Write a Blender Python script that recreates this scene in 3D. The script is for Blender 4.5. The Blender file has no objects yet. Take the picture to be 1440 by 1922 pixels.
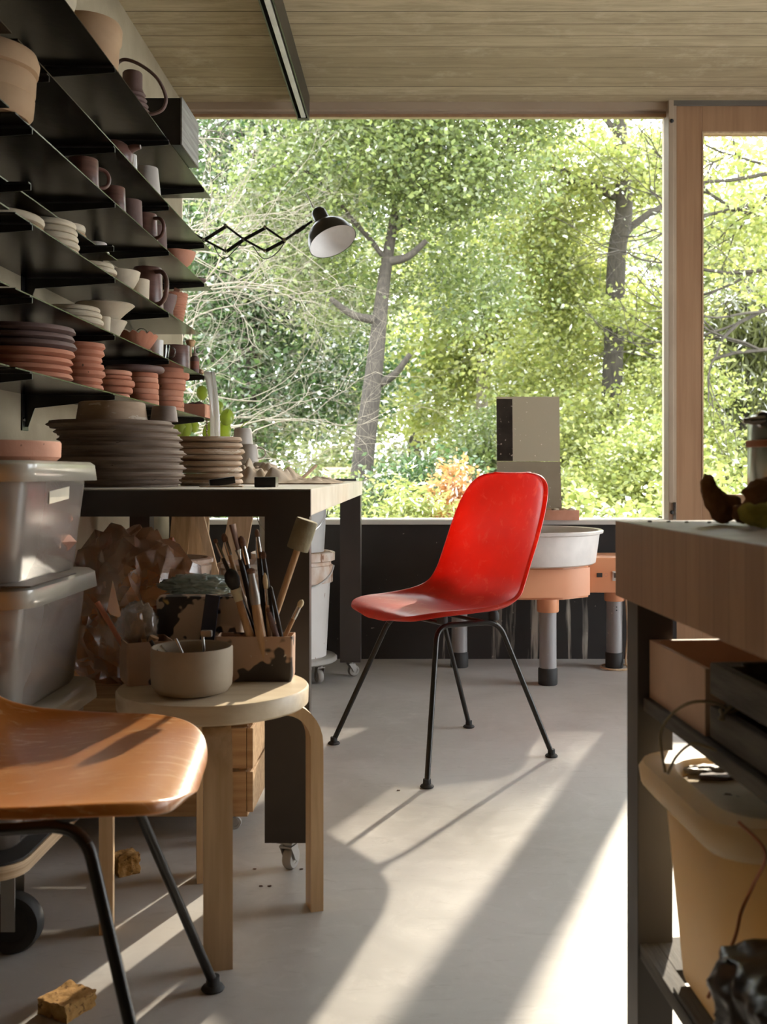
import bpy, bmesh, math, random
import numpy as np
from mathutils import Vector, Matrix, noise
random.seed(7); rng = np.random.default_rng(11)
S = bpy.context.scene
C = S.collection
PI = math.pi

# ---------------------------------------------------------------- camera, sky, sun, exposure
FOC = 1950.0; CX = 777.0; CY = 888.0; EYE = 0.83        # focal length and vanishing point in 1440x1922 pixels, eye height
cam_d = bpy.data.cameras.new('camera'); cam = bpy.data.objects.new('camera', cam_d); C.objects.link(cam)
cam.location = (0, 0, EYE); cam.rotation_euler = (PI/2, 0, 0)
cam_d.sensor_fit = 'HORIZONTAL'; cam_d.sensor_width = 36; cam_d.lens = 36*FOC/1440
cam_d.shift_x = (720-CX)/1440; cam_d.shift_y = -(961-CY)/1440
cam_d.clip_start = 0.05; cam_d.clip_end = 300
cam_d.dof.use_dof = True; cam_d.dof.focus_distance = 3.0; cam_d.dof.aperture_fstop = 10
S.camera = cam

world = bpy.data.worlds.new('world'); S.world = world; world.use_nodes = True
bg = world.node_tree.nodes['Background']
bg.inputs[0].default_value = (0.93, 0.97, 1.0, 1); bg.inputs[1].default_value = 5.5

SUN_DIR = Vector((-0.74, -2.0, -1.0)).normalized()
sl = bpy.data.lights.new('sun', 'SUN'); sun = bpy.data.objects.new('sun', sl); C.objects.link(sun)
sl.energy = 4.6; sl.angle = math.radians(0.9); sl.color = (1.0, 0.88, 0.70)
sun.rotation_euler = SUN_DIR.to_track_quat('-Z', 'Y').to_euler(); sun.location = (4, 14, 7)

S.view_settings.view_transform = 'Standard'; S.view_settings.look = 'None'
S.view_settings.gamma = 1; S.view_settings.use_curve_mapping = False
S.view_settings.exposure = 0.78

def W(px, py, d):                                        # the point at depth d metres seen at that spot of the photograph
    return Vector(((px-CX)*d/FOC, d, EYE-(py-CY)*d/FOC))

# ---------------------------------------------------------------- mesh helpers
def box(bm, x0, x1, y0, y1, z0, z1, bev=0.0, mtx=None):
    b = bmesh.new()
    bmesh.ops.create_cube(b, size=1)
    for v in b.verts:
        v.co = Vector(((x0+x1)/2+v.co.x*(x1-x0), (y0+y1)/2+v.co.y*(y1-y0), (z0+z1)/2+v.co.z*(z1-z0)))
    if bev > 0:
        bmesh.ops.bevel(b, geom=list(b.edges), offset=bev, segments=2, affect='EDGES', profile=0.7)
    merge(bm, b, mtx)

def merge(bm, b, mtx=None):
    if mtx is not None: bmesh.ops.transform(b, matrix=mtx, verts=b.verts)
    vm = {}
    for v in b.verts: vm[v] = bm.verts.new(v.co)
    for f in b.faces:
        try: bm.faces.new([vm[v] for v in f.verts])
        except ValueError: pass
    b.free()

def lathe(bm, prof, seg=40, mtx=None, wob=0.0, sx=1.0, seed=0):
    b = bmesh.new(); rings = []
    for (r, z) in prof:
        if r < 1e-5: rings.append([b.verts.new((0, 0, z))]); continue
        row = []
        for i in range(seg):
            a = 2*PI*i/seg
            k = 1+wob*noise.noise(Vector((math.cos(a)*1.7+seed*3.1, math.sin(a)*1.7, z*9+seed)))
            row.append(b.verts.new((r*k*math.cos(a)*sx, r*k*math.sin(a), z)))
        rings.append(row)
    for p, q in zip(rings, rings[1:]):
        if len(p) == 1 and len(q) == 1: continue
        for i in range(seg):
            j = (i+1) % seg
            if len(p) == 1: b.faces.new((p[0], q[i], q[j]))
            elif len(q) == 1: b.faces.new((p[i], p[j], q[0]))
            else: b.faces.new((p[i], p[j], q[j], q[i]))
    merge(bm, b, mtx)

def tube(bm, pts, r, seg=10, cap=True, flat=1.0):
    pts = [Vector(p) for p in pts]; n = len(pts)
    rs = list(r) if isinstance(r, (list, tuple)) else [r]*n
    if len(rs) != n: rs = [float(v) for v in np.interp(np.linspace(0, 1, n), np.linspace(0, 1, len(rs)), rs)]
    t0 = (pts[1]-pts[0]).normalized()
    up = Vector((0, 0, 1)) if abs(t0.z) < 0.9 else Vector((1, 0, 0))
    nrm = t0.cross(up).normalized(); rings = []
    for i, p in enumerate(pts):
        if i == 0: t = t0
        elif i == n-1: t = (pts[i]-pts[i-1]).normalized()
        else: t = ((pts[i+1]-p).normalized()+(p-pts[i-1]).normalized()).normalized()
        nrm = (nrm-t*nrm.dot(t)).normalized(); bn = t.cross(nrm)
        rings.append([bm.verts.new(p+nrm*math.cos(2*PI*k/seg)*rs[i]+bn*math.sin(2*PI*k/seg)*rs[i]*flat) for k in range(seg)])
    for a, b in zip(rings, rings[1:]):
        for k in range(seg):
            bm.faces.new((a[k], a[(k+1) % seg], b[(k+1) % seg], b[k]))
    if cap:
        bm.faces.new(rings[0][::-1]); bm.faces.new(rings[-1])

def smooth_path(pts, per=6):
    pts = [Vector(p) for p in pts]; out = []
    for i in range(len(pts)-1):
        p0 = pts[max(i-1, 0)]; p1 = pts[i]; p2 = pts[i+1]; p3 = pts[min(i+2, len(pts)-1)]
        for k in range(per):
            t = k/per
            out.append(0.5*((2*p1)+(p2-p0)*t+(2*p0-5*p1+4*p2-p3)*t*t+(3*p1-p0-3*p2+p3)*t**3))
    out.append(pts[-1]); return out

def round_path(pts, rad, n=6):                            # straight runs with rounded corners
    pts = [Vector(p) for p in pts]; out = [pts[0]]
    for a, p, b in zip(pts, pts[1:], pts[2:]):
        u = (a-p).normalized(); w = (b-p).normalized()
        s = p+u*rad; e = p+w*rad
        for k in range(n+1):
            t = k/n; out.append((1-t)**2*s+2*t*(1-t)*p+t*t*e)
    out.append(pts[-1]); return out

def rrect(w, d, r, n=5):
    out = []
    for cx, cy, a0 in ((w/2-r, d/2-r, 0), (-w/2+r, d/2-r, 90), (-w/2+r, -d/2+r, 180), (w/2-r, -d/2+r, 270)):
        for k in range(n+1):
            a = math.radians(a0+90*k/n); out.append((cx+r*math.cos(a), cy+r*math.sin(a)))
    return out

def loft(bm, levels, cap0=True, cap1=True, mtx=None):     # levels: (w, d, r, z)
    b = bmesh.new(); rings = []
    for (w, d, r, z) in levels: rings.append([b.verts.new((x, y, z)) for x, y in rrect(w, d, r)])
    n = len(rings[0])
    for p, q in zip(rings, rings[1:]):
        for i in range(n): b.faces.new((p[i], p[(i+1) % n], q[(i+1) % n], q[i]))
    if cap0: b.faces.new(rings[0][::-1])
    if cap1: b.faces.new(rings[-1])
    merge(bm, b, mtx)

def prism(bm, poly, axis, a0, a1):                        # polygon in the other two axes, extruded along axis
    def mk(p, a):
        if axis == 'y': return (p[0], a, p[1])
        if axis == 'x': return (a, p[0], p[1])
        return (p[0], p[1], a)
    A = [bm.verts.new(mk(p, a0)) for p in poly]; B_ = [bm.verts.new(mk(p, a1)) for p in poly]
    n = len(poly); bm.faces.new(A[::-1]); bm.faces.new(B_)
    for i in range(n): bm.faces.new((A[i], A[(i+1) % n], B_[(i+1) % n], B_[i]))

def blob(bm, c, s, amp=0.25, fr=3.0, sub=4, seed=0, floor=None, ridge=False, mtx=None):
    b = bmesh.new(); bmesh.ops.create_icosphere(b, subdivisions=sub, radius=1)
    for v in b.verts:
        p = v.co.copy(); q = p*fr+Vector((seed*7.3, seed*1.7, 0))
        k = noise.noise(q)+0.5*noise.noise(q*2.1)
        if ridge: k = 0.4-abs(noise.noise(q))*0.8-0.35*abs(noise.noise(q*2.3))-0.2*abs(noise.noise(q*5))
        p *= 1+amp*k
        v.co = Vector((c[0]+p.x*s[0], c[1]+p.y*s[1], c[2]+p.z*s[2]))
        if floor is not None and v.co.z < floor: v.co.z = floor+0.01*(v.co.z-floor)
    merge(bm, b, mtx)

def obj(name, bm, m, parent=None, smooth=45):
    bmesh.ops.recalc_face_normals(bm, faces=bm.faces)
    me = bpy.data.meshes.new(name); bm.to_mesh(me); bm.free()
    if smooth:
        for p in me.polygons: p.use_smooth = True
        me.set_sharp_from_angle(angle=math.radians(smooth))
    if m: me.materials.append(m)
    o = bpy.data.objects.new(name, me); C.objects.link(o)
    if parent: o.parent = parent
    return o

def tag(o, label, cat, group=None, kind=None):
    o['label'] = label; o['category'] = cat
    if group: o['group'] = group
    if kind: o['kind'] = kind
    return o

def thing(name, label, cat, loc=(0, 0, 0), rotz=0, group=None):
    o = bpy.data.objects.new(name, None); C.objects.link(o); o.empty_display_size = 0.05
    o.location = loc; o.rotation_euler = (0, 0, rotz)
    return tag(o, label, cat, group)

def struct(name, bm, m, parent=None, smooth=0):
    o = obj(name, bm, m, parent, smooth)
    if parent is None: o['kind'] = 'structure'
    return o

def lift(bm, v): bmesh.ops.translate(bm, verts=bm.verts, vec=v); return bm

# ---------------------------------------------------------------- material helpers
def newmat(name):
    m = bpy.data.materials.new(name); m.use_nodes = True
    nt = m.node_tree; return m, nt, nt.nodes['Principled BSDF']
def N(nt, typ, **kw):
    n = nt.nodes.new(typ)
    for k, v in kw.items(): setattr(n, k, v)
    return n
def c4(c): return (c[0], c[1], c[2], 1)
def coords(nt, stretch=(1, 1, 1), kind='Object'):
    tc = N(nt, 'ShaderNodeTexCoord'); mp = N(nt, 'ShaderNodeMapping')
    mp.inputs['Scale'].default_value = stretch
    nt.links.new(tc.outputs[kind], mp.inputs['Vector']); return mp.outputs[0]
def ntex(nt, vec, scale, detail=4, rough=0.55, dist=0):
    n = N(nt, 'ShaderNodeTexNoise'); n.inputs['Scale'].default_value = scale
    n.inputs['Detail'].default_value = detail; n.inputs['Roughness'].default_value = rough
    n.inputs['Distortion'].default_value = dist
    nt.links.new(vec, n.inputs['Vector']); return n.outputs[0]
def ramp(nt, fac, stops, interp='LINEAR'):
    r = N(nt, 'ShaderNodeValToRGB'); r.color_ramp.interpolation = interp
    e = r.color_ramp.elements
    while len(e) < len(stops): e.new(0.5)
    for k, (p, c) in enumerate(stops):
        e[k].position = p; e[k].color = c4(c) if hasattr(c, '__len__') else (c, c, c, 1)
    nt.links.new(fac, r.inputs[0]); return r.outputs[0]
def mixc(nt, fac, a, b, mode='MIX'):
    n = N(nt, 'ShaderNodeMix', data_type='RGBA', blend_type=mode)
    for s, v in ((n.inputs[0], fac), (n.inputs[6], a), (n.inputs[7], b)):
        if hasattr(v, 'links') or isinstance(v, bpy.types.NodeSocket): nt.links.new(v, s)
        elif hasattr(v, '__len__'): s.default_value = c4(v)
        else: s.default_value = v
    return n.outputs[2]
def math_(nt, op, a, b=None):
    n = N(nt, 'ShaderNodeMath', operation=op)
    for s, v in ((n.inputs[0], a), (n.inputs[1], b)):
        if v is None: continue
        if isinstance(v, bpy.types.NodeSocket): nt.links.new(v, s)
        else: s.default_value = v
    return n.outputs[0]
def bumpn(nt, bsdf, h, strength, dist=0.002):
    b = N(nt, 'ShaderNodeBump'); b.inputs['Strength'].default_value = strength; b.inputs['Distance'].default_value = dist
    nt.links.new(h, b.inputs['Height']); nt.links.new(b.outputs[0], bsdf.inputs['Normal'])

def pm(name, col, rough=0.6, metal=0.0, col2=None, sc=8, bump=0.0, bsc=60, stretch=(1, 1, 1), spots=None, spec=0.5, coat=0, sss=0, contrast=(0.35, 0.65)):
    m, nt, b = newmat(name); v = coords(nt, stretch)
    b.inputs['Roughness'].default_value = rough; b.inputs['Metallic'].default_value = metal
    b.inputs['Specular IOR Level'].default_value = spec; b.inputs['Coat Weight'].default_value = coat
    if col2 is None: col2 = tuple(x*0.82 for x in col)
    c = ramp(nt, ntex(nt, v, sc), [(contrast[0], col2), (contrast[1], col)])
    for s in (spots or []):                               # (colour, scale, threshold)
        f = ramp(nt, ntex(nt, v, s[1], 3, 0.6), [(s[2], 0.0), (min(s[2]+0.02, 1), 1.0)])
        c = mixc(nt, f, c, s[0])
    nt.links.new(c, b.inputs['Base Color'])
    if bump: bumpn(nt, b, ntex(nt, v, bsc, 5), bump)
    if sss:
        b.inputs['Subsurface Weight'].default_value = sss; b.inputs['Subsurface Radius'].default_value = (0.02, 0.015, 0.01)
    return m

def transl(name, col, col2, trans=0.5, rough=0.3, sc=20, gloss=0.08, bump=0.15, bsc=40, clear=0.0, scratches=None, island=False, gcap=0.4):
    """thin sheet that lets light through: fibreglass, plastic, leaves, paper"""
    m, nt, b = newmat(name); nt.nodes.remove(b); v = coords(nt)
    if island:
        g = N(nt, 'ShaderNodeNewGeometry'); c = ramp(nt, g.outputs['Random Per Island'], [(0.0, col2), (1.0, col)])
    else:
        c = ramp(nt, ntex(nt, v, sc), [(0.35, col2), (0.65, col)])
    if scratches:
        v2 = coords(nt, scratches[2])
        f = ramp(nt, ntex(nt, v2, scratches[1], 6, 0.7, 0.6), [(0.55, 0.0), (0.70, 1.0)])
        c = mixc(nt, f, c, scratches[0])
    d = N(nt, 'ShaderNodeBsdfDiffuse'); t = N(nt, 'ShaderNodeBsdfTranslucent'); g_ = N(nt, 'ShaderNodeBsdfGlossy')
    g_.inputs['Roughness'].default_value = rough
    nt.links.new(c, d.inputs[0]); nt.links.new(c, t.inputs[0])
    mx = N(nt, 'ShaderNodeMixShader'); mx.inputs[0].default_value = trans
    nt.links.new(d.outputs[0], mx.inputs[1]); nt.links.new(t.outputs[0], mx.inputs[2]); out = mx.outputs[0]
    if clear:
        tr = N(nt, 'ShaderNodeBsdfTransparent'); m2 = N(nt, 'ShaderNodeMixShader'); m2.inputs[0].default_value = clear
        nt.links.new(out, m2.inputs[1]); nt.links.new(tr.outputs[0], m2.inputs[2]); out = m2.outputs[0]
    fr = N(nt, 'ShaderNodeFresnel'); fr.inputs[0].default_value = 1.45
    fm = math_(nt, 'MULTIPLY', fr.outputs[0], gloss/0.04) if gloss < 0.4 else fr.outputs[0]
    fm = math_(nt, 'MINIMUM', fm, gcap)
    m3 = N(nt, 'ShaderNodeMixShader'); nt.links.new(fm, m3.inputs[0])
    nt.links.new(out, m3.inputs[1]); nt.links.new(g_.outputs[0], m3.inputs[2])
    if bump:
        bn = N(nt, 'ShaderNodeBump'); bn.inputs['Strength'].default_value = bump; bn.inputs['Distance'].default_value = 0.002
        nt.links.new(ntex(nt, v, bsc, 5), bn.inputs['Height'])
        for s in (d, t, g_): nt.links.new(bn.outputs[0], s.inputs['Normal'])
    nt.links.new(m3.outputs[0], nt.nodes['Material Output'].inputs[0]); return m

def glassm(name, refl=1.0, tint=(1, 1, 1), rough=0.0):
    m, nt, b = newmat(name); nt.nodes.remove(b)
    tr = N(nt, 'ShaderNodeBsdfTransparent'); tr.inputs[0].default_value = c4(tint)
    gl = N(nt, 'ShaderNodeBsdfGlossy'); gl.inputs['Roughness'].default_value = rough
    fr = N(nt, 'ShaderNodeFresnel'); fr.inputs[0].default_value = 1.5
    mx = N(nt, 'ShaderNodeMixShader'); nt.links.new(math_(nt, 'MULTIPLY', fr.outputs[0], refl), mx.inputs[0])
    nt.links.new(tr.outputs[0], mx.inputs[1]); nt.links.new(gl.outputs[0], mx.inputs[2])
    nt.links.new(mx.outputs[0], nt.nodes['Material Output'].inputs[0]); return m

M = {}
M['black_metal'] = pm('black_metal', (0.045, 0.043, 0.04), 0.33, 0.6, (0.022, 0.021, 0.02), 6, 0.1, 30)
M['shelf_steel'] = pm('shelf_steel', (0.065, 0.055, 0.045), 0.22, 0.9, (0.035, 0.03, 0.025), 5, 0.15, 25)
M['steel'] = pm('steel', (0.6, 0.58, 0.55), 0.25, 1.0)
M['rough_steel'] = pm('rough_steel', (0.42, 0.4, 0.37), 0.45, 0.8)
M['rubber'] = pm('rubber', (0.03, 0.03, 0.03), 0.7)
M['wheel'] = pm('wheel', (0.42, 0.4, 0.36), 0.5, 0, (0.3, 0.28, 0.25))
M['chair_metal'] = pm('chair_metal', (0.035, 0.033, 0.03), 0.3, 0.5)
M['birch'] = pm('birch', (0.72, 0.52, 0.31), 0.45, 0, (0.58, 0.39, 0.21), 6, 0.1, 30, (9, 9, 0.6))
M['birch_top'] = pm('birch_top', (0.78, 0.66, 0.48), 0.42, 0, (0.66, 0.53, 0.36), 4, 0.05, 30, (1, 8, 8))
M['pine'] = pm('pine', (0.56, 0.37, 0.2), 0.6, 0, (0.4, 0.24, 0.12), 5, 0.15, 30, (1, 14, 14))
M['pale_wood'] = pm('pale_wood', (0.68, 0.5, 0.32), 0.6, 0, (0.5, 0.34, 0.2), 6, 0.1, 30, (10, 10, 1))
M['ply'] = pm('ply', (0.72, 0.55, 0.35), 0.6, 0, (0.45, 0.3, 0.17), 3, 0.1, 40, (1, 1, 60))
M['grey_wood'] = pm('grey_wood', (0.13, 0.115, 0.095), 0.75, 0, (0.055, 0.048, 0.04), 6, 0.5, 40, (12, 1, 12))
M['paper'] = transl('paper', (0.93, 0.92, 0.9), (0.9, 0.89, 0.87), 0.6)
M['cloth'] = transl('cloth', (0.74, 0.65, 0.54), (0.52, 0.44, 0.35), 0.3, 0.8, 10, 0.0, 0.4, 60)
M['white_plastic'] = transl('white_plastic', (0.86, 0.85, 0.82), (0.8, 0.79, 0.76), 0.3, 0.3, 5)
M['foam'] = pm('foam', (0.72, 0.66, 0.48), 0.9, 0, (0.6, 0.54, 0.36), 30, 0.5, 120)
M['clay_splash'] = pm('clay_splash', (0.66, 0.55, 0.45), 0.7, 0, (0.45, 0.31, 0.2), 14, 0.4, 60, (1, 1, 0.5), [((0.75, 0.7, 0.64), 22, 0.56), ((0.2, 0.12, 0.07), 30, 0.66)])
M['white_splash'] = pm('white_splash', (0.83, 0.81, 0.78), 0.5, 0, (0.74, 0.7, 0.65), 5, 0.1, 40, (1, 1, 0.45), [((0.35, 0.2, 0.12), 38, 0.69)])
M['splash_collar'] = pm('splash_collar', (0.75, 0.66, 0.58), 0.6, 0, (0.6, 0.42, 0.3), 25, 0.4, 60, (1, 1, 0.5), [((0.3, 0.15, 0.08), 34, 0.62)])
M['terracotta'] = pm('terracotta', (0.56, 0.235, 0.14), 0.8, 0, (0.45, 0.17, 0.095), 9, 0.3, 90, spots=[((0.1, 0.05, 0.03), 46, 0.72)])
M['terracotta_pale'] = pm('terracotta_pale', (0.62, 0.3, 0.2), 0.8, 0, (0.5, 0.22, 0.13), 12, 0.3, 90, spots=[((0.14, 0.07, 0.04), 60, 0.7)])
M['brown_clay'] = pm('brown_clay', (0.2, 0.125, 0.11), 0.7, 0, (0.12, 0.07, 0.06), 10, 0.25, 90)
M['brown_glaze'] = pm('brown_glaze', (0.2, 0.1, 0.08), 0.35, 0, (0.1, 0.05, 0.04), 6, 0.2, 30, (1, 1, 8))
M['grey_clay'] = pm('grey_clay', (0.36, 0.29, 0.25), 0.6, 0, (0.26, 0.2, 0.17), 6, 0.2, 60, (1, 1, 4))
M['cream_clay'] = pm('cream_clay', (0.66, 0.57, 0.43), 0.7, 0, (0.5, 0.42, 0.3), 9, 0.3, 70, spots=[((0.2, 0.13, 0.08), 70, 0.74)])
M['tan_clay'] = pm('tan_clay', (0.5, 0.33, 0.19), 0.75, 0, (0.4, 0.25, 0.14), 6, 0.2, 50)
M['bat_dark'] = pm('bat_dark', (0.27, 0.2, 0.15), 0.75, 0, (0.17, 0.12, 0.085), 8, 0.4, 60, (1, 1, 3), [((0.1, 0.07, 0.05), 30, 0.7)])
M['bat_pale'] = pm('bat_pale', (0.5, 0.36, 0.25), 0.75, 0, (0.36, 0.25, 0.16), 8, 0.4, 60, (1, 1, 3), [((0.62, 0.52, 0.42), 18, 0.62)])
M['concrete_pot'] = pm('concrete_pot', (0.42, 0.35, 0.26), 0.7, 0, (0.34, 0.27, 0.19), 7, 0.15, 80)
M['grey_mug'] = pm('grey_mug', (0.55, 0.51, 0.47), 0.5, 0, (0.48, 0.44, 0.4), 8)
M['dark_inside'] = pm('dark_inside', (0.05, 0.035, 0.03), 0.5)
M['bristle'] = pm('bristle', (0.25, 0.13, 0.08), 0.8, 0, (0.12, 0.06, 0.04), 20, 0.4, 60, (20, 20, 1))
M['bristle_pale'] = pm('bristle_pale', (0.75, 0.62, 0.4), 0.8, 0, (0.6, 0.45, 0.25), 20)
M['brush_wood'] = pm('brush_wood', (0.6, 0.38, 0.2), 0.4, 0, (0.42, 0.24, 0.12), 10, 0, 1, (9, 9, 1))
M['brush_black'] = pm('brush_black', (0.03, 0.028, 0.027), 0.35)
M['navy'] = pm('navy', (0.03, 0.045, 0.09), 0.5)
M['carton'] = pm('carton', (0.55, 0.36, 0.25), 0.6, 0, (0.45, 0.29, 0.2), 4, 0.1, 30, spots=[((0.045, 0.035, 0.03), 9, 0.5), ((0.62, 0.58, 0.5), 85, 0.69)])
M['carton_white'] = pm('carton_white', (0.62, 0.5, 0.38), 0.6, 0, (0.5, 0.36, 0.26), 4, 0.1, 30, spots=[((0.03, 0.028, 0.03), 13, 0.52), ((0.5, 0.33, 0.1), 11, 0.66)])
M['carton_plain'] = pm('carton_plain', (0.5, 0.34, 0.24), 0.6, 0, (0.42, 0.28, 0.19), 4, 0, 1, spots=[((0.05, 0.04, 0.05), 9, 0.6)])
M['brown_bag'] = transl('brown_bag', (0.4, 0.17, 0.055), (0.18, 0.07, 0.02), 0.55, 0.25, 6, 0.09, 0.6, 24, clear=0.3)
M['aqua_bag'] = transl('aqua_bag', (0.62, 0.7, 0.64), (0.4, 0.52, 0.48), 0.5, 0.2, 8, 0.1, 1.0, 30)
M['clear_wrap'] = transl('clear_wrap', (0.6, 0.5, 0.4), (0.45, 0.36, 0.28), 0.5, 0.2, 8, 0.12, 1.0, 40, clear=0.55)
M['black_bag'] = pm('black_bag', (0.045, 0.04, 0.036), 0.3, 0, (0.03, 0.027, 0.025), 8, 0.8, 22)
M['orange_plastic'] = pm('orange_plastic', (0.78, 0.36, 0.19), 0.4, 0, (0.72, 0.32, 0.165), 4)
M['grey_pipe'] = pm('grey_pipe', (0.36, 0.35, 0.35), 0.4, 0, (0.3, 0.29, 0.29), 4, 0, 1, spots=[((0.55, 0.52, 0.5), 45, 0.68)])
M['ink'] = pm('ink', (0.03, 0.03, 0.03), 0.6)
M['sponge'] = pm('sponge', (0.52, 0.3, 0.1), 0.95, 0, (0.34, 0.18, 0.05), 60, 1.0, 90, spots=[((0.2, 0.1, 0.03), 110, 0.6)])
M['yellow_sponge'] = pm('yellow_sponge', (0.5, 0.45, 0.1), 0.95, 0, (0.35, 0.3, 0.06), 50, 1.0, 90)
M['mitt'] = pm('mitt', (0.3, 0.15, 0.065), 0.95, 0, (0.18, 0.085, 0.035), 25, 0.8, 80)
M['cream_tub'] = transl('cream_tub', (0.97, 0.86, 0.66), (0.93, 0.81, 0.6), 0.6, 0.5, 4, 0.04, gcap=0.15)
M['string'] = pm('string', (0.3, 0.24, 0.14), 0.7)
M['red_shell'] = transl('red_shell', (0.86, 0.085, 0.038), (0.76, 0.05, 0.025), 0.62, 0.38, 3, 0.05, 0.12, 90, scratches=((0.9, 0.2, 0.12), 22, (1, 1, 1)), gcap=0.22)
M['amber_shell'] = transl('amber_shell', (0.68, 0.29, 0.07), (0.56, 0.2, 0.04), 0.3, 0.3, 5, 0.06, 0.25, 90, scratches=((0.88, 0.6, 0.33), 13, (1.5, 7, 1)))
M['clear_bin'] = transl('clear_bin', (0.66, 0.6, 0.55), (0.56, 0.48, 0.42), 0.5, 0.22, 4, 0.07, 0.1, 12, clear=0.52)
M['bin_lid'] = transl('bin_lid', (0.8, 0.77, 0.68), (0.72, 0.69, 0.6), 0.4, 0.2, 6, 0.08, 0.1, 20, clear=0.15)
M['glass'] = glassm('glass', 1.0)
M['drink_glass'] = glassm('drink_glass', 1.5, (0.9, 0.92, 0.9))
# ---------------------------------------------------------------- setting materials
def floor_mat():
    m, nt, b = newmat('polished_concrete'); v = coords(nt)
    base = ramp(nt, ntex(nt, v, 1.6, 6, 0.6, 0.8), [(0.3, (0.42, 0.40, 0.375)), (0.7, (0.58, 0.56, 0.53))])
    f = ntex(nt, v, 9, 8, 0.7, 1.5)
    base = mixc(nt, ramp(nt, f, [(0.5, 0.0), (0.75, 0.5)]), base, (0.66, 0.64, 0.61))
    w = ntex(nt, coords(nt, (1, 3, 1)), 5, 8, 0.75, 2.5)
    base = mixc(nt, ramp(nt, w, [(0.56, 0.0), (0.64, 0.35)]), base, (0.36, 0.34, 0.31))
    sp = ntex(nt, v, 90, 2); base = mixc(nt, ramp(nt, sp, [(0.72, 0.0), (0.76, 0.7)]), base, (0.6, 0.57, 0.53))
    nt.links.new(base, b.inputs['Base Color'])
    nt.links.new(ramp(nt, f, [(0.3, 0.34), (0.7, 0.52)]), b.inputs['Roughness'])
    b.inputs['Specular IOR Level'].default_value = 0.45
    bumpn(nt, b, ntex(nt, v, 25, 6, 0.6), 0.12, 0.002); return m
def ceil_mat():
    m, nt, b = newmat('board_marked_concrete'); v = coords(nt)
    sx = N(nt, 'ShaderNodeSeparateXYZ'); nt.links.new(v, sx.inputs[0])
    jit = math_(nt, 'MULTIPLY', ntex(nt, v, 3, 3), 0.008)
    yb = math_(nt, 'DIVIDE', math_(nt, 'ADD', math_(nt, 'SUBTRACT', sx.outputs[1], 4.476), jit), 0.104)
    idx = math_(nt, 'FLOOR', yb); fr = math_(nt, 'FRACT', yb)
    wn = N(nt, 'ShaderNodeTexWhiteNoise', noise_dimensions='1D'); nt.links.new(idx, wn.inputs['W'])
    col = ramp(nt, wn.outputs[0], [(0.0, (0.38, 0.29, 0.17)), (1.0, (0.56, 0.45, 0.29))])
    g = ntex(nt, coords(nt, (1.1, 9, 1)), 2.8, 9, 0.72, 1.2)
    col = mixc(nt, ramp(nt, g, [(0.4, 0.0), (0.64, 0.5)]), col, (0.22, 0.165, 0.095))
    p = ntex(nt, v, 7, 6, 0.7); col = mixc(nt, ramp(nt, p, [(0.55, 0.0), (0.75, 0.5)]), col, (0.62, 0.52, 0.36))
    seamr = math_(nt, 'MULTIPLY', wn.outputs[0], 0.05)
    seam = math_(nt, 'LESS_THAN', fr, math_(nt, 'ADD', seamr, 0.02))
    col = mixc(nt, math_(nt, 'MULTIPLY', seam, 0.8), col, (0.07, 0.05, 0.03))
    nt.links.new(col, b.inputs['Base Color']); b.inputs['Roughness'].default_value = 0.85
    h = math_(nt, 'ADD', math_(nt, 'MULTIPLY', g, 0.5), math_(nt, 'SUBTRACT', math_(nt, 'MULTIPLY', wn.outputs[0], 0.5), seam))
    bumpn(nt, b, h, 0.5, 0.004); return m
def black_wall_mat():
    m, nt, b = newmat('black_panel_with_clay_drips'); v = coords(nt)
    sx = N(nt, 'ShaderNodeSeparateXYZ'); nt.links.new(v, sx.inputs[0])
    base = ramp(nt, ntex(nt, v, 3, 5), [(0.3, (0.018, 0.016, 0.016)), (0.7, (0.035, 0.031, 0.03))])
    d = ntex(nt, coords(nt, (1, 1, 0.045)), 26, 5, 0.6, 0.25)
    drip = ramp(nt, d, [(0.56, 0.0), (0.64, 1.0)])
    mx = math_(nt, 'MULTIPLY', math_(nt, 'GREATER_THAN', sx.outputs[0], 0.12), math_(nt, 'LESS_THAN', sx.outputs[0], 0.78))
    mz = math_(nt, 'MULTIPLY', math_(nt, 'LESS_THAN', sx.outputs[2], 0.40), ramp(nt, ntex(nt, coords(nt, (1, 1, 0.4)), 7), [(0.4, 0.35), (0.6, 1.0)]))
    base = mixc(nt, math_(nt, 'MULTIPLY', math_(nt, 'MULTIPLY', mx, mz), drip), base, (0.5, 0.45, 0.38))
    s = ntex(nt, v, 55, 2); base = mixc(nt, ramp(nt, s, [(0.735, 0.0), (0.75, 0.8)]), base, (0.4, 0.35, 0.3))
    nt.links.new(base, b.inputs['Base Color']); b.inputs['Roughness'].default_value = 0.5; return m

M['floor'] = floor_mat(); M['ceiling'] = ceil_mat(); M['black_wall'] = black_wall_mat()
M['left_wall'] = pm('rough_plaster', (0.40, 0.33, 0.225), 0.9, 0, (0.33, 0.27, 0.18), 6, 0.5, 70)
M['plain_wall'] = pm('plain_concrete', (0.17, 0.15, 0.12), 0.9, 0, (0.14, 0.12, 0.1), 2, 0.2, 30)
M['frame_grey'] = pm('frame_grey', (0.46, 0.36, 0.26), 0.5, 0, (0.42, 0.32, 0.23), 4)
M['door_wood'] = pm('door_wood', (0.42, 0.245, 0.135), 0.45, 0, (0.35, 0.195, 0.105), 4, 0.1, 30, (9, 9, 0.5))
M['sill'] = pm('sill', (0.66, 0.63, 0.58), 0.4, 0, (0.6, 0.57, 0.52), 6)

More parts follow.
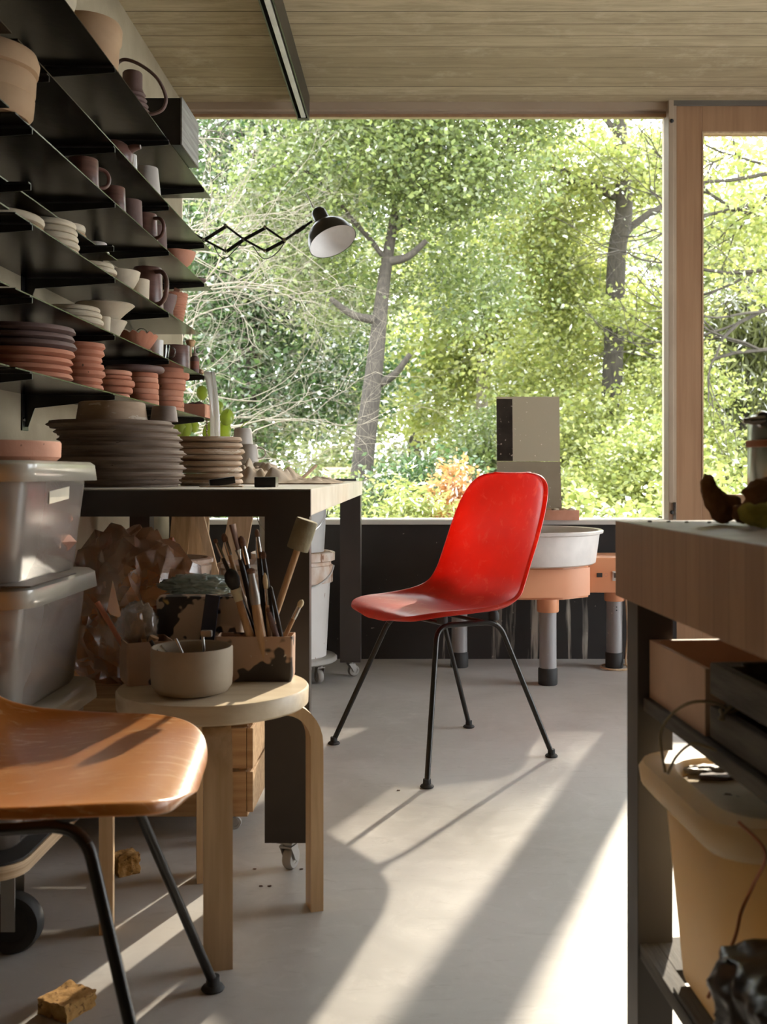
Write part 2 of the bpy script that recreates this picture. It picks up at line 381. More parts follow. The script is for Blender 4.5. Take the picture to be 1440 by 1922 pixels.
# ---------------------------------------------------------------- the room
CEIL = 2.495; WL = -1.04; WR = 3.2; FAR = 4.64; BACK = -1.8
bm = bmesh.new(); box(bm, WL-0.2, WR+0.2, BACK-0.2, FAR+0.24, -0.12, 0); struct('floor', bm, M['floor'])
bm = bmesh.new(); box(bm, WL-0.2, WR+0.2, BACK-0.2, FAR+0.24, CEIL, CEIL+0.2); struct('ceiling', bm, M['ceiling'])
bm = bmesh.new(); box(bm, WL-0.2, WL, BACK-0.2, FAR+0.02, 0, CEIL); struct('wall_left', bm, M['left_wall'])
WY0, WY1, WZ0, WZ1 = 2.3, 4.4, 0.10, 2.40                # unseen side window, added to bring fill light in from the right
bm = bmesh.new(); box(bm, WR, WR+0.2, BACK-0.2, WY0, 0, CEIL); box(bm, WR, WR+0.2, WY1, FAR+0.24, 0, CEIL); box(bm, WR, WR+0.2, WY0, WY1, 0, WZ0); box(bm, WR, WR+0.2, WY0, WY1, WZ1, CEIL); struct('wall_right', bm, M['plain_wall'])
bm = bmesh.new()
for y in (WY0, 3.3, WY1-0.05): box(bm, WR+0.05, WR+0.12, y, y+0.05, WZ0, WZ1)
box(bm, WR+0.05, WR+0.12, WY0, WY1, WZ0, WZ0+0.05); box(bm, WR+0.05, WR+0.12, WY0, WY1, WZ1-0.05, WZ1); w2 = struct('added_fill_window', bm, M['door_wood'])
bm = bmesh.new(); box(bm, WR+0.083, WR+0.087, WY0+0.02, WY1-0.02, WZ0+0.02, WZ1-0.02); obj('pane', bm, M['glass'], w2, 0)
bm = bmesh.new(); box(bm, WL, WR, BACK-0.2, BACK, 0, CEIL); struct('wall_back', bm, M['plain_wall'])
bm = bmesh.new(); box(bm, WL-0.2, 1.174, FAR, FAR+0.24, 0, 0.60); struct('wall_window', bm, M['black_wall'])
bm = bmesh.new(); box(bm, WL, 1.137, FAR-0.015, FAR+0.22, 0.60, 0.621, 0.004); struct('trim_1', bm, M['sill'])
# unseen dark cabinet, added to put a dark reflection in the little mirror
t = thing('added_locker', 'tall dark locker added behind the camera for the mirror to reflect', 'locker', (0.74, BACK+0.25, 0))
bm = bmesh.new(); box(bm, -0.28, 0.28, -0.24, 0.24, 0, 2.4, 0.01); obj('body', bm, M['black_metal'], t)
bm = bmesh.new(); box(bm, -0.26, 0.26, 0.242, 0.256, 0.05, 2.35, 0.003); obj('door', bm, M['black_metal'], t)

# big fixed window
bm = bmesh.new()
box(bm, WL-0.2, 1.137, FAR+0.02, FAR+0.14, 2.462, CEIL)
box(bm, WL-0.2, 1.137, FAR+0.05, FAR+0.11, 2.448, 2.462)
box(bm, 1.137, 1.160, FAR-0.005, FAR+0.12, 0.60, CEIL, 0.003); box(bm, 1.160, 1.176, FAR+0.01, FAR+0.10, 0.60, CEIL)
box(bm, WL-0.2, WL-0.02, FAR+0.02, FAR+0.12, 0.60, CEIL)
w = struct('window_1', bm, M['frame_grey'])
bm = bmesh.new(); box(bm, WL-0.02, 1.137, FAR+0.045, FAR+0.055, 2.437, 2.449); obj('glazing_bead', bm, M['door_wood'], w, 0)
bm = bmesh.new(); box(bm, WL-0.15, 1.137, FAR+0.078, FAR+0.082, 0.618, 2.45); obj('pane', bm, M['glass'], w, 0)
for z in (0.655, 2.40):
    bm = bmesh.new(); lathe(bm, [(0, 0), (0.008, 0), (0.009, 0.006), (0.004, 0.012), (0, 0.012)], 16, Matrix.Translation((1.15, FAR-0.005, z)) @ Matrix.Rotation(PI/2, 4, 'X')); obj('bolt', bm, M['rubber'], w)
bm = bmesh.new(); box(bm, 1.155, 1.168, FAR-0.012, FAR-0.004, 0.621, 0.70, 0.001); obj('catch', bm, M['steel'], w)
# timber sliding door
bm = bmesh.new(); y0, y1 = FAR+0.015, FAR+0.085
box(bm, 1.176, 1.292, y0, y1, 0, CEIL-0.02, 0.003)
box(bm, 2.55, 2.67, y0, y1, 0, CEIL-0.02, 0.003)
box(bm, 1.292, 2.55, y0, y1, 2.36, CEIL-0.02, 0.002); box(bm, 1.292, 2.55, y0, y1, 0, 0.728, 0.002)
dr = struct('door_1', bm, M['door_wood'])
bm = bmesh.new()
box(bm, 1.285, 2.56, y0+0.03, y0+0.034, 0.72, 2.37); obj('pane', bm, M['glass'], dr, 0)
bm = bmesh.new()
for a in ((1.292, 1.298, 0.728, 2.36), (1.298, 2.55, 0.728, 0.734), (1.298, 2.55, 2.354, 2.36)): box(bm, a[0], a[1], y0-0.002, y0+0.028, a[2], a[3])
obj('glazing_bead', bm, M['pale_wood'], dr, 0)
bm = bmesh.new(); box(bm, 2.67, WR, FAR, FAR+0.2, 0, CEIL); box(bm, 1.15, 2.67, FAR, FAR+0.12, CEIL-0.02, CEIL); struct('wall_far', bm, M['plain_wall'])

# ceiling lamp fixture
t = thing('ceiling_light', 'long black linear ceiling light running toward the window', 'ceiling light', (-0.487, 2.5, CEIL))
bm = bmesh.new()
box(bm, -0.026, -0.020, -2.3, 2.09, -0.108, 0); box(bm, 0.020, 0.026, -2.3, 2.09, -0.108, 0)
box(bm, -0.020, 0.020, -2.3, 2.09, -0.03, 0); box(bm, -0.020, 0.020, 2.06, 2.09, -0.108, -0.03)
obj('housing', bm, M['black_metal'], t, 0)
bm = bmesh.new(); box(bm, -0.007, 0.013, -2.29, 2.055, -0.107, -0.031, 0.001); obj('diffuser', bm, pm('diffuser', (0.8, 0.78, 0.72), 0.5), t)

# ---------------------------------------------------------------- shelves on the left wall
LEV = {'A': (1.915, 0.80, 'topmost'), 'E': (1.702, 0.795, 'second from the top'), 'F': (1.555, 0.80, 'third from the top'),
       'G': (1.438, 0.845, 'narrow fourth from the top'), 'C': (1.354, 0.80, 'fifth from the top'), 'B': (1.202, 0.80, 'second from the bottom'), 'D': (1.043, 0.80, 'lowest')}
FARY = {'A': 4.09, 'E': 4.06, 'F': 4.12, 'G': 2.96, 'C': 3.90, 'B': 4.10, 'D': 4.15}
def shelf(key):
    h, e, nm = LEV[key]
    for part, (ya, yb) in enumerate(((0.85, 2.055), (2.085, FARY[key]))):
        t = thing('metal_shelf', '%s black steel wall shelf, %s' % (nm, ('length nearest the camera', 'length reaching toward the window')[part]), 'shelf', (WL, ya, h), 0, 'black steel shelves on the left wall')
        bm = bmesh.new(); box(bm, 0.0, -WL-e, 0, yb-ya, -0.003, 0); obj('shelf_plate', bm, M['shelf_steel'], t, 0)
        for y in (1.57, 2.17, 2.77, 3.38, 3.95):
            if not ya-0.02 <= y <= yb: continue
            if key == 'E' and y == 2.17: y = 2.27
            bm = bmesh.new(); L = 0.243 if key != 'G' else 0.24
            big = 0.032 if key != 'D' else 0.04
            prism(bm, [(0, -0.003), (L, -0.003), (L, -0.017), (0.03, -big), (0.012, -big-0.05), (0, -big-0.05)], 'y', y-ya-0.002, y-ya+0.002)
            box(bm, 0.01, L, y-ya-0.014, y-ya+0.002, -0.006, -0.003)
            box(bm, 0, 0.004, y-ya-0.022, y-ya+0.022, -big-0.06, -0.003)
            br = obj('bracket', bm, M['black_metal'], t, 0)
            bm = bmesh.new(); lathe(bm, [(0, 0), (0.006, 0), (0.005, 0.004), (0, 0.005)], 12, Matrix.Translation((0.004, y-ya-0.012, -big-0.03)) @ Matrix.Rotation(PI/2, 4, 'Y')); obj('bolt', bm, M['steel'], br)
for k in LEV: shelf(k)

def on_shelf(key, xr, r, over=0.0):                       # centre of a round thing of radius r whose right side shows at xr
    h, e, _ = LEV[key]; e = e+0.012-over
    k = (CX-xr)/FOC; s = math.sqrt(1+k*k)
    return Vector((-e-r, (e+r-r*s)/k, h))

ORD = ['topmost', 'second from the top', 'third from the top', 'fourth from the top', 'fifth from the top', 'sixth from the top', 'seventh from the top', 'eighth from the top', 'ninth from the top', 'tenth from the top']
def disc_profile(r, t, kind):
    if kind == 'saucer': return [(0, 0), (r*0.86, 0), (r*0.90, t*0.12), (r, t*0.42), (r*1.0, t*0.56), (r*0.965, t*0.97), (r*0.93, t), (0, t)]
    if kind == 'plain': return [(0, 0), (r*0.94, 0), (r*0.985, t*0.12), (r, t*0.3), (r, t*0.8), (r*0.98, t*0.98), (r*0.94, t), (0, t)]
    if kind == 'round': return [(0, 0), (r*0.9, 0), (r*0.97, t*0.15), (r, t*0.45), (r*0.985, t*0.75), (r*0.94, t*0.96), (r*0.88, t), (0, t)]
    return [(0, 0), (r*0.93, 0), (r*0.94, t*0.25), (r*0.985, t*0.38), (r, t*0.5), (r*0.985, t*0.6), (r*0.955, t*0.75), (r*0.945, t), (0, t)]
def stack(base, specs, name, what, where, cat, group, kind='saucer', wob=0.02, seg=56, jit=0.004):
    """specs bottom to top: (radius, thickness, material)"""
    z = base.z+0.0005; n = len(specs)
    for i, (r, t, m) in enumerate(specs):
        bm = bmesh.new(); lathe(bm, disc_profile(r, t, kind), seg, None, wob, 1, i*3.3+base.y)
        o = obj(name, bm, M[m], None, 35)
        o.location = (base.x+random.uniform(-jit, jit), base.y+random.uniform(-jit, jit), z); o.rotation_euler = (0, 0, random.uniform(0, 6))
        pos = ORD[n-1-i] if i else 'at the bottom'
        tag(o, '%s, %s of %s' % (what(m) if callable(what) else what, pos, where), cat, group); z += t+0.0004
    return z

# lowest shelf: terracotta discs
tc = lambda m: {'terracotta': 'round terracotta disc', 'terracotta_pale': 'pale terracotta disc', 'brown_clay': 'dark brown clay disc'}[m]
T_, P_, Bc = 'terracotta', 'terracotta_pale', 'brown_clay'
stack(on_shelf('D', 141, 0.115, 0.012), [(0.113, .018, T_), (0.112, .018, T_), (0.114, .017, T_), (0.116, .018, T_), (0.119, .018, Bc), (0.116, .017, Bc), (0.117, .018, Bc)], 'clay_disc', tc, 'the wide stack on the lowest shelf', 'clay disc', 'wide clay discs on the lowest shelf')
stack(on_shelf('D', 197, 0.066), [(0.066, .016, T_), (0.064, .0175, T_), (0.066, .018, T_), (0.064, .0175, T_), (0.064, .017, T_), (0.064, .018, T_), (0.066, .0185, T_)], 'clay_disc', tc, 'the stack right beside the wide one', 'clay disc', 'second stack of clay discs')
stack(on_shelf('D', 250, 0.062), [(0.05, .014, P_), (0.061, .019, T_), (0.066, .019, T_), (0.062, .0125, T_), (0.062, .0145, P_)], 'clay_disc', tc, 'the short middle stack', 'clay disc', 'third stack of clay discs', 'round')
p = on_shelf('D', 297, 0.056)
z = stack(p, [(0.057, .016, P_), (0.056, .018, T_), (0.056, .017, P_), (0.056, .018, T_), (0.056, .016, P_), (0.054, .016, T_)], 'clay_disc', tc, 'the stack under the brown plate', 'clay disc', 'fourth stack of clay discs', 'plain')
bm = bmesh.new(); lathe(bm, disc_profile(0.092, 0.02, 'round'), 56, None, 0.01); o = obj('brown_plate', bm, M['brown_clay']); o.location = (p.x-0.016, p.y, z+0.0005)
tag(o, 'wide dark brown plate lying across the top of the terracotta disc stack', 'plate')
stack(on_shelf('D', 347, 0.062), [(0.062, .017, P_), (0.063, .021, T_), (0.061, .016, P_), (0.061, .022, P_), (0.063, .021, T_), (0.064, .018, P_), (0.076, .022, T_), (0.058, .018, T_)], 'clay_disc', tc, 'the stack nearest the window', 'clay disc', 'fifth stack of clay discs', 'plain')

# second shelf from the bottom
cc = 'cream clay lid'
stack(on_shelf('B', 198, 0.085), [(0.075, .013, 'cream_clay'), (0.083, .017, 'cream_clay'), (0.08, .016, 'cream_clay'), (0.073, .014, 'cream_clay')], 'clay_disc', 'cream clay disc', 'the second lowest shelf stack', 'clay disc', 'cream discs on the second lowest shelf', 'round')
def bowl(name, prof, m, loc, label, cat, group=None, seg=44, wob=0.0, rot=0, sx=1.0):
    bm = bmesh.new(); lathe(bm, prof, seg, None, wob, sx, loc[0]*9); o = obj(name, bm, m, None, 40)
    o.location = (loc[0], loc[1], loc[2]+0.0008); o.rotation_euler = (0, 0, rot); return tag(o, label, cat, group)
def cup_prof(rb, rt, h, th=0.004, foot=0.0):
    return [(0, foot), (rb*0.92, foot), (rb*0.98, 0), (rb, h*0.03+0.001), ((rb*0.6+rt*0.4), h*0.4), (rt, h*0.98), (rt-th*0.3, h), (rt-th, h*0.985), ((rb*0.6+rt*0.4)-th, h*0.4), (rb-th*1.5, th*1.6), (0, th*1.4)]
def bowl_prof(rb, rt, h, th=0.005):
    return [(0, 0), (rb, 0), (rb*1.25, h*0.1), (rt*0.72, h*0.38), (rt*0.92, h*0.7), (rt, h*0.985), (rt-th*0.4, h), (rt-th, h*0.98), (rt*0.9-th, h*0.68), (rt*0.66, h*0.4), (rb, h*0.17), (0, h*0.14)]
bowl('cup', cup_prof(0.018, 0.020, 0.045), M['cream_clay'], on_shelf('B', 208, 0.02), 'small cream cup beside the cream disc stack', 'cup')
p = on_shelf('B', 246, 0.072); bowl('bowl', cup_prof(0.03, 0.062, 0.062), M['cream_clay'], p, 'cream conical bowl under another bowl on the second lowest shelf', 'bowl')
bowl('bowl', [(0, 0.02), (0.036, 0.02), (0.060, 0.064-0.02), (0.083, 0.064), (0.080, 0.067), (0.056, 0.05), (0.03, 0.028), (0, 0.028)], M['cream_clay'], (p.x, p.y, p.z+0.043), 'flared cream bowl nested in the conical bowl', 'bowl')
# broken terracotta bowl: ragged rim
p = on_shelf('B', 297, 0.07); bm = bmesh.new(); b = bmesh.new(); lathe(b, bowl_prof(0.025, 0.07, 0.075), 48, None, 0)
for v in b.verts:
    if v.co.z > 0.045: v.co.z = 0.045+(v.co.z-0.045)*(0.55+0.75*abs(noise.noise(Vector((math.atan2(v.co.y, v.co.x)*2.5, 3, 0)))))
merge(bm, b); o = obj('broken_bowl', bm, M['terracotta']); o.location = p+Vector((0, 0, 0.0008)); tag(o, 'broken terracotta bowl with a jagged rim', 'bowl')
bowl('cup', cup_prof(0.022, 0.023, 0.058), M['white_plastic'], on_shelf('B', 307, 0.023), 'small white cup between the broken bowl and the dark mug', 'cup')
def mug(prof, m, loc, label, hz0, hz1, hr, rot, name='mug', group=None, th=0.005, rr=None, hm=None, flat=1.0, cat='mug'):
    t = thing(name, label, cat, (loc[0], loc[1], loc[2]+0.0008), rot, group)
    bm = bmesh.new(); lathe(bm, prof, 44, None, 0.004); obj('body', bm, m, t, 40)
    bm = bmesh.new(); r = rr or prof[5][0]; zc = (hz0+hz1)/2; hh = (hz1-hz0)/2
    pts = [Vector((r-0.004, 0, hz0))]+[Vector((r+hr*math.sin(a)**0.7, 0, zc-hh*math.cos(a))) for a in [PI*k/12 for k in range(1, 12)]]+[Vector((r-0.004, 0, hz1))]
    tube(bm, pts, th, 10, True, flat); obj('handle', bm, hm or m, t); return t
mug(cup_prof(0.052, 0.052, 0.088), M['brown_glaze'], on_shelf('B', 357, 0.052), 'wide dark brown mug standing left of the glue bottle', 0.02, 0.07, 0.025, PI*1.15)
mug(cup_prof(0.02, 0.026, 0.05, 0.002), M['drink_glass'], on_shelf('B', 322, 0.03, 0.01), 'small clear glass cup in front of the dark brown mug', 0.008, 0.042, 0.022, -0.3, 'glass_cup', None, 0.0025, cat='cup')
for i, (xr, r) in enumerate(((320, 0.03), (333, 0.03))):
    p = on_shelf('B', xr, r, 0.02); bowl('pot_cover', disc_profile(r, 0.009, 'round'), M['brown_clay'], p+Vector((-0.02, -0.16-0.0*i, 0)), ('flat brown lid lying at the shelf edge before the glass cup', 'flat brown lid lying at the shelf edge, nearer the window')[i], 'lid')
t = thing('glue_bottle', 'brown squeeze bottle with a pointed nozzle on the second lowest shelf', 'bottle', on_shelf('B', 374, 0.017)+Vector((0, 0, 0.0008)))
bm = bmesh.new(); lathe(bm, [(0, 0), (0.016, 0), (0.017, 0.003), (0.017, 0.058), (0.014, 0.066), (0.009, 0.069), (0, 0.069)], 28); obj('body', bm, M['brown_clay'], t)
bm = bmesh.new(); lathe(bm, [(0, 0.069), (0.010, 0.069), (0.010, 0.080), (0.004, 0.082), (0.0015, 0.108), (0, 0.108)], 24); obj('nozzle', bm, M['grey_clay'], t)
bm = bmesh.new(); lathe(bm, [(0.0172, 0.02), (0.0176, 0.021), (0.0176, 0.048), (0.0172, 0.049)], 28); obj('paper_label', bm, pm('bottle_label', (0.35, 0.12, 0.07), 0.6, 0, (0.2, 0.08, 0.06), 60), t)
t = thing('wire_loop_tool', 'wire loop tool with a wooden handle standing behind the dark mug', 'tool', (-0.95, 3.60, 1.203))
bm = bmesh.new(); tube(bm, [(0, 0, 0), (0.004, 0, 0.09)], 0.004, 8); obj('handle', bm, M['brush_wood'], t)
bm = bmesh.new(); tube(bm, [Vector((0.006+0.02*math.sin(a), 0, 0.108-0.02*math.cos(a))) for a in [2*PI*k/16 for k in range(17)]], 0.0015, 6); obj('wire_loop', bm, M['steel'], t)
# wooden scraper head behind mug
bm = bmesh.new(); lathe(bm, [(0, 0), (0.012, 0), (0.020, 0.02), (0.017, 0.026), (0, 0.026)], 24); tube(bm, [(0, 0, -0.113), (0, 0, 0.002)], 0.004, 8)
o = obj('clay_stamp', bm, M['brush_wood']); o.location = (-0.86, 4.0, 1.3165); tag(o, 'wooden clay stamp standing on its stem behind the glue bottle', 'tool')

# fifth from the top
stack(on_shelf('C', 82, 0.10), [(0.10, .014, 'tan_clay'), (0.103, .020, 'cream_clay')], 'clay_disc', 'rough clay disc', 'the leftmost pair on the fifth shelf', 'clay disc', 'clay disc pair at the left of the fifth shelf', 'round')
cl = [(0.072, .016, 'cream_clay'), (0.076, .015, 'cream_clay'), (0.073, .017, 'cream_clay'), (0.074, .016, 'cream_clay'), (0.072, .015, 'cream_clay'), (0.071, .017, 'cream_clay')]
stack(on_shelf('C', 150, 0.075)-Vector((0, 0, 0)), [(r_, 0.0158, m_) for r_, _t, m_ in cl[:5]], 'clay_disc', 'cream clay disc', 'the tallest fifth shelf stack', 'clay disc', 'tall cream stack on the fifth shelf', 'round')
stack(on_shelf('C', 217, 0.062), [(0.060, .013, 'tan_clay'), (0.063, .015, 'cream_clay'), (0.061, .013, 'cream_clay')], 'clay_disc', 'cream clay disc', 'the low stack by the cream bowl', 'clay disc', 'low cream stack on the fifth shelf', 'round')
bowl('bowl', bowl_prof(0.02, 0.062, 0.072), M['cream_clay'], on_shelf('C', 264, 0.062), 'speckled cream round bowl on the fifth shelf', 'bowl')
bowl('cup', cup_prof(0.034, 0.036, 0.068), M['cream_clay'], on_shelf('C', 281, 0.036), 'straight cream beaker beside the tall brown pitcher', 'cup')
mug(cup_prof(0.05, 0.045, 0.137), M['brown_glaze'], on_shelf('C', 306, 0.048), 'tall brown banded pitcher with a big looped handle', 0.015, 0.12, 0.055, -0.7, 'pitcher', None, 0.0075, 0.046, cat='pitcher')
p = on_shelf('C', 333, 0.05); bowl('bowl', bowl_prof(0.03, 0.05, 0.085), M['brown_clay'], p, 'brown bowl behind the pitcher handle', 'bowl')
# woven basket
p = on_shelf('C', 352, 0.050, -0.012); bm = bmesh.new()
prof = [(0, 0), (0.022, 0)]
for i in range(15):
    z0 = i*0.0085; r = 0.026+0.024*(i/14)**0.7; prof += [(r+0.0032, z0+0.0042), (r, z0+0.0085)]
prof += [(0.046, 0.127), (0.022, 0.01), (0, 0.008)]
b = bmesh.new(); lathe(b, prof, 64)
for v in b.verts:
    a = math.atan2(v.co.y, v.co.x)
    if math.hypot(v.co.x, v.co.y) > 0.02: v.co *= 1+0.008*math.sin(a*24+math.floor(v.co.z/0.0085)*PI); 
merge(bm, b); o = obj('woven_basket', bm, M['terracotta_pale'], None, 60); o.location = p+Vector((0, 0, 0.0008)); tag(o, 'pinkish coiled clay basket flaring toward its rim', 'basket')
bm = bmesh.new(); box(bm, -0.011, 0.011, -0.001, 0.001, 0, 0.055, 0.0, Matrix.Rotation(0.35, 4, 'Y')); o = obj('clay_scraper', bm, M['terracotta_pale']); o.location = (p.x-0.004, p.y, p.z+0.095); tag(o, 'flat clay scraper sticking out of the coiled basket', 'tool')

# narrow fourth shelf
stack(on_shelf('G', 165, 0.055), [(0.054, .02, 'tan_clay'), (0.050, .020, 'cream_clay')], 'clay_disc', 'clay lid', 'the pair on the narrow shelf', 'lid', 'lids on the narrow shelf', 'round')
bowl('cup', cup_prof(0.040, 0.030, 0.038), M['grey_mug'], on_shelf('G', 206, 0.038), 'upturned grey cup at the far end of the narrow shelf', 'cup')

# third from the top: mugs and the big pale ringed pot
t = thing('ringed_pot', 'large pale ringed clay pot on the third shelf', 'pot', (-0.885, 2.13, 1.5558))
bm = bmesh.new(); lathe(bm, [(0, 0), (0.090, 0), (0.099, 0.012), (0.102, 0.045), (0.100, 0.050), (0.103, 0.055), (0.105, 0.088), (0.101, 0.094), (0.109, 0.098), (0.112, 0.118), (0.106, 0.136), (0.095, 0.141), (0, 0.141)], 56, None, 0.008); obj('body', bm, M['tan_clay'], t, 50)
bg_ = M['brown_glaze']; bc = M['brown_clay']
mug(cup_prof(0.040, 0.037, 0.082), bg_, on_shelf('F', 187, 0.04), 'dark brown mug at the left of the mug row on the third shelf', 0.015, 0.065, 0.03, 0.6, 'mug', 'mugs on the third shelf', 0.005, 0.037)
mug(cup_prof(0.036, 0.033, 0.078), bg_, on_shelf('F', 237, 0.036), 'narrow brown mug just right of the first handle in the mug row', 0.012, 0.062, 0.032, PI*0.95, 'mug', 'mugs on the third shelf', 0.005, 0.034)
mug(cup_prof(0.038, 0.036, 0.088), bc, on_shelf('F', 268, 0.038), 'matt brown mug in the middle of the mug row', 0.012, 0.062, 0.03, PI*0.8, 'mug', 'mugs on the third shelf', 0.005, 0.036)
mug(cup_prof(0.042, 0.038, 0.094), bg_, on_shelf('F', 297, 0.042), 'tall reddish brown mug with its handle toward the window', 0.015, 0.078, 0.034, -0.4, 'mug', 'mugs on the third shelf', 0.006, 0.04)
mug(cup_prof(0.036, 0.033, 0.085), bc, on_shelf('F', 314, 0.036), 'slim brown mug last before the orange bowl', 0.012, 0.062, 0.03, 2.5, 'mug', 'mugs on the third shelf', 0.005, 0.034)
bowl('bowl', bowl_prof(0.022, 0.066, 0.066), M['terracotta_pale'], on_shelf('F', 368, 0.066, 0.03), 'orange terracotta bowl near the window end of the third shelf', 'bowl')
p = on_shelf('F', 386, 0.035); bowl('pot_cover', [(0, 0), (0.028, 0), (0.03, 0.012), (0.04, 0.018), (0.042, 0.024), (0.038, 0.028), (0, 0.03)], M['brown_clay'], p+Vector((0, -0.02, 0)), 'dark brown lid at the far end of the third shelf', 'lid')
bm = bmesh.new(); tube(bm, [(0, 0, 0), (0.02, 0.0, 0.085)], 0.0022, 8); o = obj('modelling_tool', bm, M['brush_black']); o.location = (p.x-0.03, p.y-0.12, p.z+0.014); tag(o, 'thin black modelling tool leaning out of the orange bowl', 'tool')

# second from the top
t = thing('spouted_pot', 'brown pot with a short pointed spout on the second shelf', 'pot', on_shelf('E', 252, 0.055)+Vector((0, 0, 0.0008)))
bm = bmesh.new(); lathe(bm, [(0, 0), (0.04, 0), (0.052, 0.02), (0.054, 0.045), (0.045, 0.066), (0.028, 0.078), (0.018, 0.082), (0, 0.084)], 44); obj('body', bm, bg_, t)
bm = bmesh.new(); tube(bm, [(0.04, -0.005, 0.055), (0.062, -0.008, 0.062), (0.078, -0.01, 0.063)], [0.014, 0.010, 0.006], 12); obj('spout', bm, bg_, t)
bowl('cup', cup_prof(0.046, 0.036, 0.10), M['grey_mug'], on_shelf('E', 303, 0.046), 'grey tapered upturned beaker on the second shelf', 'cup')
bowl('cup', cup_prof(0.020, 0.018, 0.055), M['white_plastic'], on_shelf('E', 258, 0.02), 'small white cup behind the grey tapered beaker', 'cup')
# top shelf
bowl('jar', [(0, 0), (0.075, 0), (0.082, 0.02), (0.086, 0.07), (0.088, 0.10), (0.094, 0.108), (0.096, 0.14), (0.090, 0.154), (0.07, 0.158), (0, 0.158)], M['tan_clay'], on_shelf('A', 228, 0.092), 'large brown lidded jar on the top shelf near the ceiling', 'jar', None, 56, 0.006)
bowl('jar', [(0, 0), (0.06, 0), (0.075, 0.05), (0.078, 0.10), (0.06, 0.14), (0, 0.15)], M['cream_clay'], on_shelf('A', 146, 0.078), 'pale rounded jar nearest the camera on the top shelf', 'jar', None, 48)
prof = [(0, 0), (0.05, 0)]
for i in range(5): prof += [(0.052-i*0.004, 0.006+i*0.017), (0.056-i*0.004, 0.013+i*0.017), (0.051-i*0.004, 0.019+i*0.017)]
prof += [(0.03, 0.10), (0.030, 0.145), (0.026, 0.15), (0, 0.15)]
bowl('ribbed_vase', prof, bc, on_shelf('A', 284, 0.056), 'dark ribbed clay vase with a narrow neck on the top shelf', 'vase')
vz = bpy.data.objects['ribbed_vase']; bm = bmesh.new(); zc = vz.location.y
tube(bm, smooth_path([W(x, y, zc+dy)-vz.location for x, y, dy in ((252, 190, 0), (232, 160, 0.02), (218, 128, 0.03), (232, 112, 0.03), (262, 121, 0.02), (294, 146, 0.01), (311, 180, 0), (307, 203, 0), (290, 213, 0), (268, 215, 0))], 7), 0.0055, 8); obj('handle', bm, bc, vz)
t = thing('dark_box', 'black box with a grey weathered wooden side on the top shelf end', 'box', (-0.90, 3.565, 1.9155))
bm = bmesh.new(); box(bm, -0.13, 0.128, -0.13, 0.13, 0, 0.155, 0.002); obj('body', bm, M['black_metal'], t)
bm = bmesh.new(); box(bm, 0.1285, 0.134, -0.132, 0.132, 0, 0.158, 0.001); obj('side_board', bm, pm('weathered_board', (0.36, 0.35, 0.32), 0.7, 0, (0.22, 0.21, 0.19), 4, 0.5, 40, (4, 1, 20)), t)

# things at the far end of the shelves
t = thing('wooden_tray', 'small orange wooden tray of offcuts at the far end of the lowest shelf', 'tray', (-0.885, 4.02, 1.0435))
bm = bmesh.new(); box(bm, -0.09, 0.085, -0.06, 0.06, 0, 0.004)
for a in ((-0.09, 0.085, -0.064, -0.06), (-0.09, 0.085, 0.06, 0.064)): box(bm, a[0], a[1], a[2], a[3], 0, 0.05)
box(bm, -0.094, -0.09, -0.064, 0.064, 0, 0.05); box(bm, 0.085, 0.089, -0.064, 0.064, 0, 0.05); obj('body', bm, M['terracotta_pale'], t, 0)
for i in range(4):
    bm = bmesh.new(); blob(bm, (0, 0, 0), (0.032, 0.026, 0.022), 0.7, 2.2, 2, i+3); o = obj('offcut', bm, M['brown_clay'], None, 20)
    o.location = (-0.945+i*0.037, 4.0+0.02*(i % 2), 1.078+0.006*(i % 2)); tag(o, ('leftmost', 'second from left', 'third from left', 'rightmost')[i]+' dark clay offcut heaped in the orange wooden tray', 'clay lump', 'clay offcuts in the tray')
bm = bmesh.new(); n = 12; rows = []
for i in range(n+1):
    k = i/n; z = 1.218-k*0.345; x = -0.782+0.018*k+0.010*math.sin(k*3); wv = 0.028-0.006*math.sin(k*PI)
    rows.append([bm.verts.new((x+(-0.5+j/6)*wv*1.6+0.004*math.sin(j*2.1+k*4), 3.97+0.006*math.sin(j*1.9+k*2), z)) for j in range(7)])
for a, b in zip(rows, rows[1:]):
    for j in range(6): bm.faces.new((a[j], a[j+1], b[j+1], b[j]))
o = obj('paper_strip', bm, M['paper'], None, 80); md = o.modifiers.new('thick', 'SOLIDIFY'); md.thickness = 0.0015
tag(o, 'white paper strip hanging from the shelf ends beside the window', 'paper')
bm = bmesh.new(); box(bm, -0.818, -0.775, 4.07, 4.14, 1.0435, 1.10, 0.002); o = obj('small_white_box', bm, M['white_plastic']); tag(o, 'small white carton behind the paper strip on the lowest shelf', 'box')
bm = bmesh.new(); blob(bm, (-0.822, 3.99, 1.2175), (0.014, 0.014, 0.014), 0.2, 2, 3, 4); o = obj('wooden_stopper', bm, M['brush_wood']); tag(o, 'brown wooden stopper at the end of the second lowest shelf', 'stopper')
# bead string and copper wire
for i, (px, nm) in enumerate(((388, 'beads'),)):
    bm = bmesh.new(); p = W(px, 785, 4.13)
    for k in range(12): blob(bm, (p.x+0.002*math.sin(k*2), p.y, 1.037-k*0.0078), (0.0042,)*3, 0.1, 2, 1, k)
    o = obj('bead_string', bm, M['brown_glaze']); tag(o, 'short string of brown beads hanging under the lowest shelf', 'beads')

